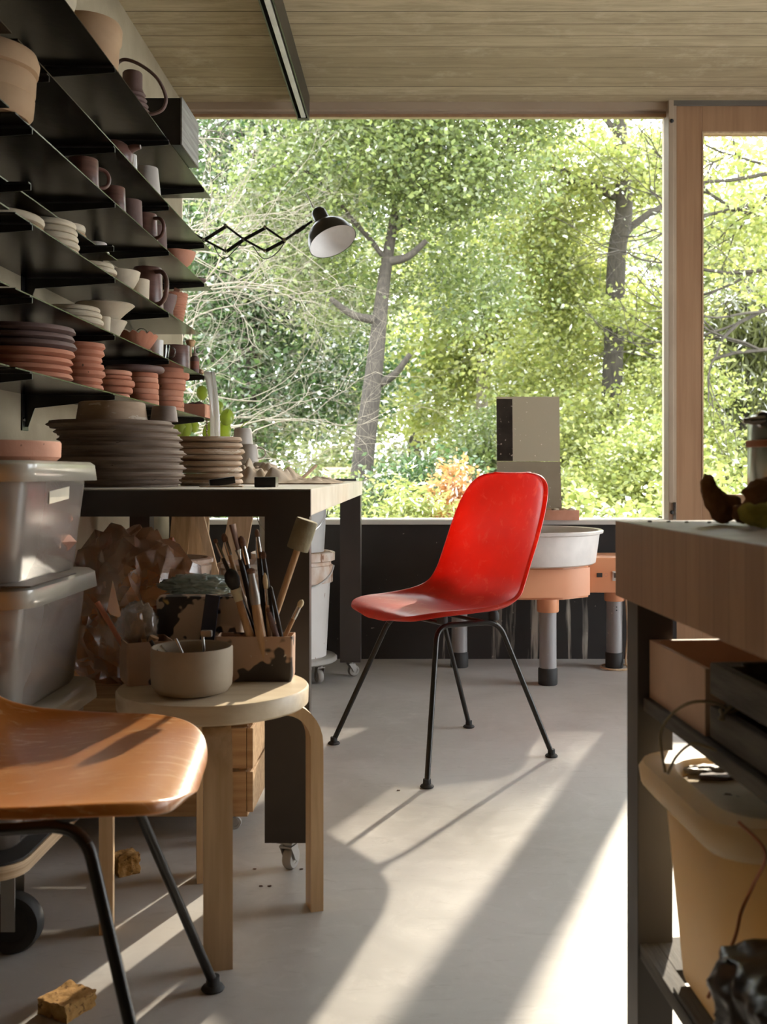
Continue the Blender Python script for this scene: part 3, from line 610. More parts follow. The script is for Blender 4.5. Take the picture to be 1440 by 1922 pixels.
# scissor arm lamp
LD = 4.2
t = thing('scissor_lamp', 'black scissor arm wall lamp with a domed shade before the window', 'lamp', (WL, LD, 1.77))
O = Vector((WL, LD, 1.77))
def LP_(px, py, dy=0.0): return W(px, py, LD)-O+Vector((0, dy, 0))
lk = [((300, 400), (383, 450)), ((300, 470), (344, 448)), ((344, 475), (383, 450)), ((383, 450), (424, 424)), ((383, 450), (424, 472)), ((424, 424), (457, 449)), ((424, 472), (457, 449)), ((457, 449), (498, 427)), ((457, 449), (497, 471)), ((498, 427), (533, 451)), ((497, 471), (535, 451))]
bm = bmesh.new()
for i, (a, b) in enumerate(lk):
    up = a[1] > b[1]; dy = 0.008 if up else -0.004
    A_, B_ = LP_(*a, dy), LP_(*b, dy); A_.x = max(A_.x, 0.01)
    d = (B_-A_); n_ = Vector((-d.z, 0, d.x)).normalized()*(0.0065 if up else 0.0042)
    b2 = bmesh.new(); vs = [b2.verts.new(q+Vector((0, s, 0))) for s in (-0.0035, 0.0035) for q in (A_+n_, B_+n_, B_-n_, A_-n_)]
    for f in ((0, 1, 2, 3), (7, 6, 5, 4), (0, 4, 5, 1), (1, 5, 6, 2), (2, 6, 7, 3), (3, 7, 4, 0)): b2.faces.new([vs[k] for k in f])
    merge(bm, b2)
obj('scissor_arm', bm, M['black_metal'], t, 0)
for q in ((383, 450), (424, 424), (424, 472), (457, 449), (498, 427), (497, 471), (534, 451)):
    bm = bmesh.new(); lathe(bm, [(0, -0.012), (0.0065, -0.012), (0.0065, 0.012), (0, 0.012)], 12, Matrix.Translation(LP_(*q)) @ Matrix.Rotation(PI/2, 4, 'X')); obj('pivot', bm, M['steel'], t)
bm = bmesh.new(); tube(bm, [LP_(534, 451), LP_(586, 415)], [0.006, 0.005], 10); tube(bm, [LP_(556, 436), LP_(572, 425)], 0.0085, 10); obj('swivel_rod', bm, M['black_metal'], t)
bm = bmesh.new(); box(bm, 0, 0.012, -0.03, 0.03, -0.09, 0.09, 0.003); obj('wall_plate', bm, M['black_metal'], t)
bm = bmesh.new(); tube(bm, smooth_path([LP_(400, 458), LP_(412, 480), LP_(425, 484), LP_(440, 470), LP_(457, 452)]), 0.002, 6); tube(bm, smooth_path([LP_(475, 462), LP_(492, 484), LP_(508, 483), LP_(524, 470), LP_(534, 455)]), 0.002, 6); obj('flex', bm, M['rubber'], t)
# shade: axis tilted so the mouth faces down-left of the viewer
ax = Vector((0.40, -0.33, -0.85)).normalized(); top = LP_(597, 396)
q = ax.to_track_quat('Z', 'Y').to_matrix().to_4x4(); mt = Matrix.Translation(top) @ q
bm = bmesh.new(); lathe(bm, [(0, -0.012), (0.014, -0.010), (0.026, 0.0), (0.031, 0.012), (0.032, 0.055), (0.036, 0.064), (0.062, 0.080), (0.082, 0.102), (0.094, 0.130), (0.100, 0.160), (0.0985, 0.160), (0.092, 0.130), (0.080, 0.104), (0.060, 0.083), (0.034, 0.068)], 56, mt); obj('lamp_shade', bm, pm('lamp_black', (0.025, 0.024, 0.023), 0.35), t, 60)
bm = bmesh.new(); lathe(bm, [(0.0975, 0.159), (0.091, 0.130), (0.079, 0.105), (0.059, 0.0845), (0.033, 0.070), (0, 0.068)], 56, mt); obj('shade_lining', bm, pm('lamp_white', (0.9, 0.87, 0.84), 0.5), t, 60)
bm = bmesh.new(); tube(bm, [LP_(588, 390), LP_(575, 361)], [0.003, 0.0022], 8); obj('guide_pin', bm, M['steel'], t)
# ---------------------------------------------------------------- work table on casters
def caster(parent, x, y, ztop, r=0.024, rot=0.0, wm=None):
    mt = Matrix.Translation((x, y, 0)) @ Matrix.Rotation(rot, 4, 'Z')
    bm = bmesh.new(); w = r*0.42
    box(bm, -0.018, 0.018, -0.018, 0.018, ztop-0.004, ztop, 0.001, mt)
    lathe(bm, [(0, ztop-0.012), (0.011, ztop-0.012), (0.011, ztop-0.004), (0, ztop-0.004)], 14, mt)
    for s in (-1, 1):
        b = bmesh.new(); y0 = s*(w+0.003)
        prism(b, [(-0.014, ztop-0.010), (0.014, ztop-0.010), (0.021, r+0.004), (0.014, r-0.006), (0.006, r-0.003)], 'y', y0-0.0015, y0+0.0015); merge(bm, b, mt)
    box(bm, -0.014, 0.014, -w-0.004, w+0.004, ztop-0.014, ztop-0.010, 0, mt)
    c = obj('caster', bm, M['rough_steel'], parent)
    bm = bmesh.new(); m2 = mt @ Matrix.Translation((0.012, 0, r)) @ Matrix.Rotation(PI/2, 4, 'X')
    lathe(bm, [(0, -w*0.8), (r*0.5, -w*0.8), (r*0.55, -w), (r*0.86, -w), (r, -w*0.55), (r, w*0.55), (r*0.86, w), (r*0.55, w), (r*0.5, w*0.8), (0, w*0.8)], 28, m2)
    obj('wheel', bm, wm or M['wheel'], c)

TT = 0.797
M['table_black'] = pm('table_black', (0.045, 0.036, 0.032), 0.45, 0, (0.03, 0.024, 0.021), 4, 0.1, 30)
M['table_chipped'] = pm('table_chipped', (0.06, 0.05, 0.047), 0.4, 0, (0.04, 0.034, 0.032), 4, 0, 1, (1, 1, 0.6), spots=[((0.45, 0.4, 0.35), 9, 0.68)])
M['table_top'] = pm('table_top', (0.74, 0.70, 0.64), 0.35, 0, (0.62, 0.57, 0.5), 10, 0.1, 40)
t = thing('work_table', 'long black work table on casters with a pale top, under the shelves', 'table', (-0.6, 3.2, 0))
bm = bmesh.new(); box(bm, -0.40, 0.387, -1.045, 1.10, 0.742, TT, 0.002); obj('tabletop', bm, M['table_top'], t, 0)
bm = bmesh.new(); box(bm, -0.40, 0.386, -1.052, -1.0455, 0.74, 0.7945); obj('front_rail', bm, M['table_black'], t, 0)
for (x0, x1, y0, y1, m) in ((0.291, 0.384, -1.05, -1.01, 'table_black'), (0.301, 0.384, 1.0, 1.09, 'table_chipped'), (-0.320, -0.255, 0.16, 0.22, 'table_black'), (-0.39, -0.31, 1.0, 1.09, 'table_black')):
    bm = bmesh.new(); box(bm, x0, x1, y0, y1, 0.064, 0.7415, 0.001); lg = obj('leg', bm, M[m], t, 0)
    caster(t, (x0+x1)/2, (y0+y1)/2, 0.064, 0.024, 1.2 if y0 < 0 else 0.5)

# bats and pots on the table
bt = lambda r: (r, .0172, 'bat_dark')
base = Vector((-0.722, 2.545, TT))
z = stack(base, [bt(0.155), bt(0.157), bt(0.158), bt(0.155), bt(0.156), bt(0.157), bt(0.149), bt(0.152)], 'clay_bat', 'wide brown clay bat', 'the big table stack', 'clay bat', 'wide clay bats stacked on the table', 'bat', 0.02, 64, 0.006)
bm = bmesh.new(); lathe(bm, disc_profile(0.152, 0.017, 'bat'), 64, None, 0.02, 1, 5); o = obj('clay_bat', bm, M['bat_dark']); o.location = (base.x-0.016, base.y-0.01, z); tag(o, 'slightly shifted wide brown clay bat crowning the big stack on the table', 'clay bat', 'wide clay bats stacked on the table')
z += 0.0178
bowl('clay_mould', [(0, 0), (0.085, 0), (0.078, 0.043), (0.075, 0.045), (0.062, 0.045), (0, 0.045)], M['bat_pale'], (-0.735, 2.53, z), 'wide upturned clay bowl sitting on the big bat stack', 'bowl', None, 56)
bowl('clay_mould', [(0, 0), (0.034, 0), (0.029, 0.036), (0.027, 0.038), (0, 0.038)], M['grey_clay'], (-0.618, 2.57, z), 'small upturned clay beaker beside the wide bowl on the big bat stack', 'beaker')
bp = lambda r: (r, .0158, 'bat_pale')
stack(Vector((-0.553, 2.80, TT)), [bp(0.088), bp(0.090), bp(0.089), bp(0.092), bp(0.089), bp(0.093), bp(0.092), bp(0.091)], 'clay_bat', 'pale round clay bat', 'the smaller table stack', 'clay bat', 'pale clay bats stacked on the table', 'saucer', 0.018, 64, 0.003)
# upturned grey mugs
def inv(r0, r1, h): return [(0, h), (r1*0.9, h), (r1, h-0.004), ((r0+r1)/2, h*0.5), (r0, 0.001), (r0-0.003, 0), (r0-0.004, 0.002), ((r0+r1)/2-0.004, h*0.5), (r1-0.006, h-0.007), (0, h-0.006)]
MZ = 3.75
def gm(px, z, r0, r1, h, lab, hrot=None, dy=0):
    x = (px-CX)*MZ/FOC
    if hrot is None: return bowl('upturned_mug', inv(r0, r1, h), M['grey_mug'], (x, MZ+dy, z), lab, 'mug', 'upturned grey mugs on the table')
    return mug(inv(r0, r1, h), M['grey_mug'], (x, MZ+dy, z), lab, 0.012, h-0.012, 0.03, hrot, 'upturned_mug', 'upturned grey mugs on the table', 0.0028, (r0+r1)/2-0.001, None)
gm(468, TT, 0.034, 0.033, 0.072, 'upturned grey mug at the bottom left of the mug stack on the table')
gm(498, TT, 0.040, 0.034, 0.070, 'upturned grey mug at the bottom right of the mug stack on the table', 2.7, -0.055)
gm(467, TT+0.073, 0.036, 0.032, 0.062, 'upturned grey mug with a dark handle in the middle of the mug stack', -0.15)
gm(456, TT+0.136, 0.036, 0.031, 0.058, 'pale upturned mug on top of the mug stack')
# rumpled cloth
bm = bmesh.new(); nx, ny = 60, 60; V = []
for j in range(ny+1):
    row = []
    for i in range(nx+1):
        u, v = i/nx, j/ny; y = 3.02+v*0.60; x = -0.60+u*0.36
        x += 0.03*noise.noise(Vector((v*3, 5, u))); e = min(u, 1-u, v, 1-v)
        hh = 0.085*max(0, 0.8-u)*min(1, e*6) ; f = abs(noise.noise(Vector((x*14, y*6, 2))))+0.5*abs(noise.noise(Vector((x*34, y*16, 9))))
        row.append(bm.verts.new((x, y, TT+0.002+(0.016*min(1, e*8)+hh)*f*1.5)))
    V.append(row)
for j in range(ny):
    for i in range(nx): bm.faces.new((V[j][i], V[j][i+1], V[j+1][i+1], V[j+1][i]))
o = obj('work_cloth', bm, M['cloth'], None, 180); md = o.modifiers.new('thick', 'SOLIDIFY'); md.thickness = 0.0012; md.offset = 1
tag(o, 'rumpled beige work cloth spread on the black table top', 'cloth')
bm = bmesh.new(); box(bm, -0.372, -0.322, 2.42, 2.47, TT+0.0005, TT+0.024, 0.002); o = obj('iron_weight', bm, M['black_metal']); tag(o, 'small dark iron block near the front edge of the table', 'block')
bm = bmesh.new(); box(bm, -0.03, 0.03, -0.011, 0.011, 0, 0.017, 0.002, Matrix.Rotation(-0.14, 4, 'Y')); o = obj('rubbing_stone', bm, M['black_metal']); o.location = (-0.455, 2.47, TT+0.0045); o.rotation_euler = (0, 0, 0.3); tag(o, 'dark tilted rubbing block beside the pale bat stack', 'block')
bm = bmesh.new(); box(bm, -0.05, 0.05, -0.012, 0.012, 0, 0.003, 0.001); o = obj('wooden_rib', bm, M['pale_wood']); o.location = (-0.45, 2.43, TT+0.0005); tag(o, 'flat pale wooden rib lying at the table front edge', 'tool')
bm = bmesh.new(); tube(bm, [(-0.30, 3.3, TT+0.035), (-0.275, 3.35, TT+0.062)], 0.005, 6); tube(bm, [(-0.32, 3.26, TT+0.014), (-0.30, 3.3, TT+0.035)], 0.005, 6); lift(bm, (-0.04, 0, -0.005)); o = obj('wooden_peg', bm, M['pale_wood']); tag(o, 'short wooden stick poking up out of the rumpled cloth', 'stick')
bm = bmesh.new(); tube(bm, [(-0.30, 3.98, TT+0.007), (-0.228, 4.05, TT+0.007)], 0.005, 8); tube(bm, [(-0.37, 3.90, TT+0.007), (-0.30, 3.98, TT+0.007)], 0.004, 8); o = obj('dark_rod', bm, M['rubber']); tag(o, 'thin dark rod lying at the far corner of the table top', 'rod')

# potted climbing plant behind the shelf ends
t = thing('climbing_plant', 'bright green broad leaved plant before the window at the shelf ends', 'plant', (-0.80, 4.3, 0))
M['plant_leaf'] = transl('plant_leaf', (0.62, 0.72, 0.16), (0.48, 0.6, 0.10), 0.6, 0.3, 5, 0.05)
bm = bmesh.new(); tube(bm, smooth_path([(0, 0, 0.86), (0.01, 0, 0.92), (-0.005, 0.01, 1.0), (0.03, 0.0, 1.05), (0.05, 0, 1.09)]), 0.0025, 6); tube(bm, smooth_path([(0, 0, 0.86), (0.04, 0, 0.93), (0.10, 0.0, 1.02), (0.125, 0, 1.04)]), 0.002, 6); tube(bm, smooth_path([(0, 0, 0.86), (-0.04, 0, 0.9), (-0.09, 0, 0.93)]), 0.002, 6); obj('stem', bm, M['plant_leaf'], t)
for (px, py, s, a) in ((415, 765, 0.03, 0.3), (433, 782, 0.035, -0.2), (404, 808, 0.045, 0.1), (425, 808, 0.04, 0.6), (352, 805, 0.04, 1.3), (385, 742, 0.03, 2.2), (372, 800, 0.025, 0.3), (345, 812, 0.035, 2.8)):
    bm = bmesh.new(); p = W(px, py, 4.3)-t.location; vs = []
    for k in range(14):
        th = 2*PI*k/14; rr = s*(1-0.22*math.sin(th)); vs.append(bm.verts.new((p.x+rr*0.8*math.cos(th+a), p.y+0.25*rr*math.sin(th), p.z+rr*math.sin(th+a))))
    cv = bm.verts.new((p.x, p.y-0.007, p.z))
    for k in range(14): bm.faces.new((vs[k], vs[(k+1) % 14], cv))
    o = obj('leaf', bm, M['plant_leaf'], t, 80); md = o.modifiers.new('thick', 'SOLIDIFY'); md.thickness = 0.0006
bm = bmesh.new(); lathe(bm, [(0, TT+0.001), (0.035, TT+0.001), (0.045, 0.86), (0.042, 0.86), (0, 0.85)], 30); obj('pot', bm, M['terracotta'], t)
t.location = (-0.80, 4.22, 0)

# ---------------------------------------------------------------- buckets under the table
def bucket(x, y, z, r, h, label, wall, collar, handle=True, name='bucket', fill=None, open_=True):
    t = thing(name, label, 'bucket', (x, y, z)); rb = r*0.86
    bm = bmesh.new(); c0 = h*0.72
    prof = [(0, 0.004), (rb*0.95, 0.004), (rb, 0), (rb+(r-rb)*0.72, c0), (rb+(r-rb)*0.72-0.004, c0), (rb-0.004, 0.008), (0, 0.008)]
    lathe(bm, prof, 56); obj('body', bm, M[wall], t)
    bm = bmesh.new(); rc = rb+(r-rb)*0.74
    lathe(bm, [(rc-0.004, c0-0.002), (rc+0.010, c0-0.004), (rc+0.011, c0+h*0.15), (rc+0.003, c0+h*0.16), (rc+0.003, c0+h*0.19), (r+0.012, c0+h*0.20), (r+0.013, h-0.003), (r+0.006, h), (r-0.004, h), (r-0.006, h-0.01), (rc-0.006, c0-0.002)], 56); obj('collar', bm, M[collar], t)
    if fill:
        bm = bmesh.new(); lathe(bm, [(0, h*0.86), (r*0.99-0.01, h*0.86), (r*0.99-0.01, h*0.84), (0, h*0.84)], 40); obj('contents', bm, M[fill], t)
    if handle:
        bm = bmesh.new(); R_ = rc+0.014
        pts = [Vector((R_*math.cos(a), -R_*math.sin(a)*0.98, c0+0.06-0.09*math.sin(a)*1.0)) for a in [PI*k/24 for k in range(25)]]
        tube(bm, pts, 0.0035, 8); o = obj('handle', bm, M['white_plastic'] if wall.startswith('white') else M['steel'], t)
    return t
t = thing('bucket_dolly', 'round dolly on small casters under the white bucket', 'dolly', (-0.485, 4.17, 0))
bm = bmesh.new(); lathe(bm, [(0, 0.076), (0.168, 0.076), (0.176, 0.082), (0.176, 0.094), (0.17, 0.1), (0, 0.1)], 56); obj('platform', bm, M['wheel'], t)
for a in (-0.55, 1.2, 2.8, 4.2): caster(t, 0.135*math.cos(a), 0.135*math.sin(a), 0.076, 0.027, a+2.6)
bucket(-0.485, 4.17, 0.1005, 0.155, 0.415, 'tall white bucket spattered with clay on the round dolly', 'white_splash', 'splash_collar')
t = thing('bucket', 'clean white bucket standing on top of the spattered white bucket', 'bucket', (-0.487, 4.17, 0.5165))
bm = bmesh.new(); lathe(bm, [(0, 0.003), (0.122, 0.003), (0.126, 0), (0.137, 0.20), (0.142, 0.205), (0.142, 0.215), (0.134, 0.215), (0.122, 0.008), (0, 0.008)], 56); obj('body', bm, M['white_plastic'], t)
bm = bmesh.new(); tube(bm, [Vector((0.142*math.cos(a), -0.142*math.sin(a), 0.17-0.11*math.sin(a))) for a in [PI*k/24 for k in range(25)]], 0.0016, 6); obj('wire_handle', bm, M['steel'], t)
bucket(-0.715, 3.02, 0.42, 0.118, 0.165, 'big clay caked bucket behind the stool with a wide rim', 'clay_splash', 'clay_splash', False, fill='clay_splash')
bucket(-0.475, 3.10, 0.42, 0.098, 0.145, 'smaller clay caked bucket right of the big one', 'clay_splash', 'clay_splash', False, fill='clay_splash')
bm = bmesh.new(); box(bm, -0.94, -0.33, 2.93, 3.27, 0.40, 0.4195, 0.002)
for sx in (-0.92, -0.35):
    for sy in (2.95, 3.25): box(bm, sx-0.015, sx+0.015, sy-0.015, sy+0.015, 0, 0.40)
o = obj('low_bench', bm, M['pine'], None, 0); tag(o, 'low wooden bench carrying the two clay caked buckets', 'bench')
# boards leaning under the table
lb = [((-0.97, 4.10), 0.075, 0.70, 0.10, 'wide pale board leaning against the far wall under the table'), ((-0.885, 4.08), 0.055, 0.695, 0.06, 'second pale board leaning under the table'),
      ((-0.83, 4.04), 0.028, 0.70, 0.03, 'narrow upright batten under the table'), ((-0.80, 3.98), 0.03, 0.52, 0.02, 'short pale block standing among the boards'),
      ((-0.765, 3.86), 0.09, 0.72, 0.25, 'broad board slanting right under the table'), ((-0.70, 3.80), 0.03, 0.70, -0.38, 'narrow board crossing the broad slanting board')]
for i, ((x, y), w_, h_, tilt, lab) in enumerate(lb):
    bm = bmesh.new(); box(bm, -w_/2, w_/2, -0.009, 0.009, 0, h_, 0.001, Matrix.Rotation(tilt*0.7, 4, 'Y') @ Matrix.Rotation(-0.05, 4, 'X'))
    zmin = min(v.co.z for v in bm.verts); o = obj('wooden_board', bm, M['pale_wood'], None, 0); o.location = (x-(h_*math.sin(tilt*0.7)*0.5 if tilt < 0 else 0), y, -zmin); tag(o, lab, 'board')
bm = bmesh.new(); prism(bm, [(0, 0.0), (0.17, 0.0), (0.17, 0.45), (0, 0.62)], 'y', 0, 0.006); o = obj('slate_panel', bm, M['frame_grey'], None, 0); o.location = (-0.97, 3.75, 0.001); tag(o, 'grey slanted panel leaning under the table', 'panel')
bm = bmesh.new(); box(bm, -0.86, -0.74, 3.92, 4.0, 0.703, 0.738, 0.004); o = obj('orange_tray', bm, M['orange_plastic']); tag(o, 'shallow orange tray tucked directly under the table top', 'tray')

# pine crate under the table
t = thing('pine_crate', 'slatted pine crate on casters under the table behind the stool', 'crate', (-0.655, 2.62, 0))
for sx in (-0.272, 0.252):
    for sy in (-0.23, 0.21): bm = bmesh.new(); box(bm, sx, sx+0.02, sy, sy+0.02, 0.05, 0.35); obj('corner_post', bm, M['pine'], t, 0)
for k in range(3):
    z0 = 0.055+k*0.1
    for (a, nm) in (((0.273, 0.287, -0.245, 0.245), 0), ((-0.287, -0.273, -0.245, 0.245), 1), ((-0.272, 0.272, -0.245, -0.231), 2), ((-0.272, 0.272, 0.231, 0.245), 3)):
        bm = bmesh.new(); box(bm, a[0], a[1], a[2], a[3], z0, z0+0.092, 0.0015); obj('slat', bm, M['pine'], t, 0)
bm = bmesh.new(); box(bm, -0.272, 0.272, -0.231, 0.231, 0.04, 0.052); obj('bottom_board', bm, M['pine'], t, 0)
for sx in (-0.24, 0.225):
    for sy in (-0.2, 0.2): caster(t, sx, sy, 0.04, 0.016, 0.3)
# crumpled plastic bags
bm = bmesh.new(); blob(bm, (0, 0, 0), (0.145, 0.12, 0.165), 0.75, 2.1, 4, 2, None, True); blob(bm, (0.115, -0.06, -0.07), (0.08, 0.07, 0.085), 0.9, 2.2, 3, 9, None, True)
o = obj('brown_bag', bm, M['brown_bag'], None, 18); o.location = (-0.645, 2.36, 0.52); tag(o, 'crumpled translucent brown plastic bag slumped between bins and table', 'bag')
bm = bmesh.new(); blob(bm, (0, 0, 0), (0.07, 0.04, 0.02), 0.9, 3, 5, 5, None, True); o = obj('aqua_bag', bm, M['aqua_bag'], None, 180); o.location = (-0.455, 2.20, 0.593); tag(o, 'pale aqua plastic bag behind the paint stained carton', 'bag')
bm = bmesh.new(); box(bm, -0.92, -0.40, 2.14, 2.36, 0.352, 0.366)
for sx in (-0.90, -0.44):
    for sy in (2.15, 2.33): box(bm, sx, sx+0.02, sy, sy+0.02, 0, 0.352)
o = obj('wooden_box', bm, M['pine'], None, 0); tag(o, 'low pine stand in the shadow behind the plastic bins', 'stand')
bm = bmesh.new(); box(bm, -0.51, -0.41, 2.15, 2.25, 0.3665, 0.575, 0.004); o = obj('cardboard_box', bm, M['carton_plain'], None, 0); tag(o, 'plain cardboard box hidden behind the paint stained carton', 'box')

# ---------------------------------------------------------------- plastic bins on a dolly
t = thing('bin_dolly', 'plywood dolly with large dark wheels under the plastic bins', 'dolly', (-0.82, 1.81, 0))
bm = bmesh.new(); loft(bm, [(0.425, 0.44, 0.05, 0.203), (0.425, 0.44, 0.05, 0.224)]); obj('platform', bm, M['ply'], t, 30)
bm = bmesh.new(); loft(bm, [(0.42, 0.435, 0.05, 0.2245), (0.42, 0.435, 0.05, 0.2285)]); obj('rubber_mat', bm, M['rubber'], t, 30)
for (x, y) in ((0.125, -0.01), (-0.15, 0.15), (-0.15, -0.15)):
    bm = bmesh.new(); box(bm, x-0.03, x+0.03, y-0.03, y+0.03, 0.198, 0.203); 
    for s in (-0.022, 0.022): box(bm, x-0.012, x+0.012, y+s-0.0015, y+s+0.0015, 0.045, 0.198)
    c = obj('caster', bm, M['rough_steel'], t, 0)
    bm = bmesh.new(); lathe(bm, [(0, -0.014), (0.012, -0.016), (0.03, -0.012), (0.036, -0.016), (0.048, -0.015), (0.052, -0.008), (0.052, 0.008), (0.048, 0.015), (0.036, 0.016), (0.03, 0.012), (0.012, 0.016), (0, 0.014)], 44, Matrix.Translation((x, y, 0.0525)) @ Matrix.Rotation(PI/2, 4, 'X')); obj('wheel', bm, M['rubber'], c)
def bin_(zb, zt, lab, body=True, tape=False, bl=False):
    t = thing('storage_bin', lab, 'storage bin', (-0.82, 1.81, zb), 0, 'clear storage bins stacked by the table'); H = zt-zb
    bm = bmesh.new(); loft(bm, [(0.355, 0.315, 0.035, 0.0), (0.365, 0.325, 0.038, 0.006), (0.40, 0.36, 0.04, H-0.02), (0.41, 0.37, 0.04, H-0.018), (0.41, 0.37, 0.04, H-0.030)], True, False)
    o = obj('tub', bm, M['clear_bin'], t, 40); md = o.modifiers.new('thick', 'SOLIDIFY'); md.thickness = 0.002
    bm = bmesh.new(); loft(bm, [(0.44, 0.39, 0.045, H-0.034), (0.434, 0.385, 0.045, H-0.006), (0.42, 0.37, 0.045, H), (0.36, 0.32, 0.04, H), (0.355, 0.315, 0.04, H-0.006), (0.3, 0.26, 0.04, H-0.006)], False, True)
    o = obj('lid', bm, M['bin_lid'], t, 40); md = o.modifiers.new('thick', 'SOLIDIFY'); md.thickness = 0.002
    if tape:
        bm = bmesh.new(); b = bmesh.new(); box(b, 0.0, 0.0008, -0.05, 0.05, -0.011, 0.011); merge(bm, b, Matrix.Translation((0.1985, 0.01, 0.140)) @ Matrix.Rotation(0.07, 4, 'Y') @ Matrix.Rotation(0.07, 4, 'X')); o = obj('paper_label', bm, pm('masking_tape', (0.82, 0.74, 0.58), 0.7), t, 0); o['label'] = 'blank cream tape label'
    if bl:
        bm = bmesh.new(); box(bm, 0.02, 0.17, -0.202, -0.20, H-0.05, H-0.002); box(bm, 0.02, 0.17, -0.20, -0.12, H+0.001, H+0.003); box(bm, 0.17, 0.225, -0.199, 0.02, H-0.030+0.032, H+0.004); o = obj('black_tape', bm, M['black_bag'], t, 0); o['label'] = 'crinkled black tape over the lid corner'
    return t
bin_(0.2295, 0.4405, 'lowest clear storage bin with a pale lid standing on the plywood dolly')
bin_(0.4415, 0.6505, 'middle clear storage bin with black tape on the lid corner', bl=True)
bin_(0.6515, 0.8505, 'topmost clear storage bin with a blank cream label', tape=True)
def inside(z, c, s, m, name, lab, seed, rg=False):
    bm = bmesh.new(); blob(bm, (0, 0, 0), s, 0.3, 2.5, 4, seed, -s[2]*0.8, rg); o = obj(name, bm, m, None, 40); o.location = (c[0], c[1], z+s[2]*0.82); tag(o, lab, 'clay')
M['pink_clay'] = pm('pink_clay', (0.6, 0.32, 0.24), 0.8)
inside(0.66, (-0.74, 1.89), (0.11, 0.07, 0.068), M['pink_clay'], 'pink_clay_block', 'pinkish lump of clay inside the topmost clear bin', 3)
inside(0.45, (-0.80, 1.81), (0.11, 0.09, 0.06), M['grey_clay'], 'grey_clay_block', 'grey lump of clay inside the middle clear bin', 6)
bm = bmesh.new()
for k in range(46):
    x0, y0 = random.uniform(-0.11, 0.09), random.uniform(-0.09, 0.02); a = random.uniform(0, 6); L = random.uniform(0.02, 0.045)
    z0 = random.uniform(0.0, 0.10); tube(bm, [(x0, y0, z0), (x0+L*0.5*math.cos(a), y0+L*0.5*math.sin(a), z0+0.012), (x0+L*math.cos(a), y0+L*math.sin(a), z0)], 0.0022, 5)
o = obj('wood_wool', bm, M['bristle_pale']); o.location = (-0.76, 1.75, 0.668); tag(o, 'loose pale wood wool inside the topmost clear bin', 'wood wool', None, 'stuff')
bowl('clay_dish', [(0, 0), (0.110, 0), (0.117, 0.006), (0.118, 0.030), (0.116, 0.033), (0.112, 0.033), (0.110, 0.010), (0, 0.008)], M['terracotta_pale'], (-0.735, 1.80, 0.851), 'flat terracotta dish lying on the topmost plastic bin', 'dish', None, 64)

# ---------------------------------------------------------------- birch stool
SC = Vector((-0.372, 1.93, 0))
t = thing('birch_stool', 'round birch stool with bent legs holding brushes and a bowl', 'stool', SC)
bm = bmesh.new(); lathe(bm, [(0, 0.400), (0.170, 0.400), (0.175, 0.404), (0.176, 0.431), (0.173, 0.435), (0, 0.435)], 80); obj('seat', bm, M['birch_top'], t)
for a in (18, 104, 192, 283):
    bm = bmesh.new(); poly = [(0.203, 0.0), (0.203, 0.315)]
    poly += [(0.203-0.078*(1-math.cos(b)), 0.315+0.084*math.sin(b)) for b in [PI/2*k/8 for k in range(1, 9)]] + [(0.06, 0.399), (0.06, 0.378)]
    poly += [(0.125+0.054*math.sin(b), 0.322+0.054*math.cos(b)) for b in [PI/2*k/8 for k in range(0, 9)]] + [(0.179, 0.0)]
    prism(bm, poly, 'y', -0.024, 0.024); bmesh.ops.transform(bm, matrix=Matrix.Rotation(math.radians(a), 4, 'Z'), verts=bm.verts)
    obj('leg', bm, M['birch'], t, 30)
SZ = 0.4355
bowl('round_bowl', [(0, 0), (0.052, 0), (0.064, 0.004), (0.071, 0.014), (0.0725, 0.03), (0.0725, 0.080), (0.0705, 0.083), (0.068, 0.081), (0.0675, 0.03), (0.06, 0.01), (0, 0.008)], M['concrete_pot'], (-0.399, 1.868, SZ), 'straight sided grey stoneware bowl on the birch stool', 'bowl', None, 72)
# tools in the bowl
def stick(name, p0, p1, r, m, lab, cat='tool', seg=10):
    bm = bmesh.new(); v = Vector(p1)-Vector(p0); tube(bm, [(0, 0, 0), v], r, seg); o = obj(name, bm, m); o.location = p0; return tag(o, lab, cat)
stick('steel_tool', (-0.382, 1.845, 0.447), W(330, 1199, 1.855), 0.0026, M['steel'], 'leaning steel rod at the centre of the grey bowl')
stick('steel_tool', (-0.385, 1.835, 0.447), W(301, 1212, 1.845), 0.0026, M['steel'], 'leaning steel rod at the left of the grey bowl')
t = thing('loop_tool', 'steel trimming tool with a square head standing in the grey bowl', 'tool', (-0.374, 1.885, 0.446))
bm = bmesh.new(); tube(bm, [(0, 0, 0), W(380, 1190, 1.885)-t.location], 0.0028, 10); obj('shaft', bm, M['steel'], t)
bm = bmesh.new(); q = W(388, 1191, 1.885)-t.location; box(bm, q.x-0.010, q.x+0.010, q.y-0.006, q.y+0.006, q.z-0.004, q.z+0.008, 0.003, ); obj('head', bm, M['rough_steel'], t)
stick('wooden_tool', (-0.425, 1.86, 0.447), W(283, 1203, 1.89), 0.0035, M['brush_black'], 'dark wooden tool resting on the left rim of the grey bowl')
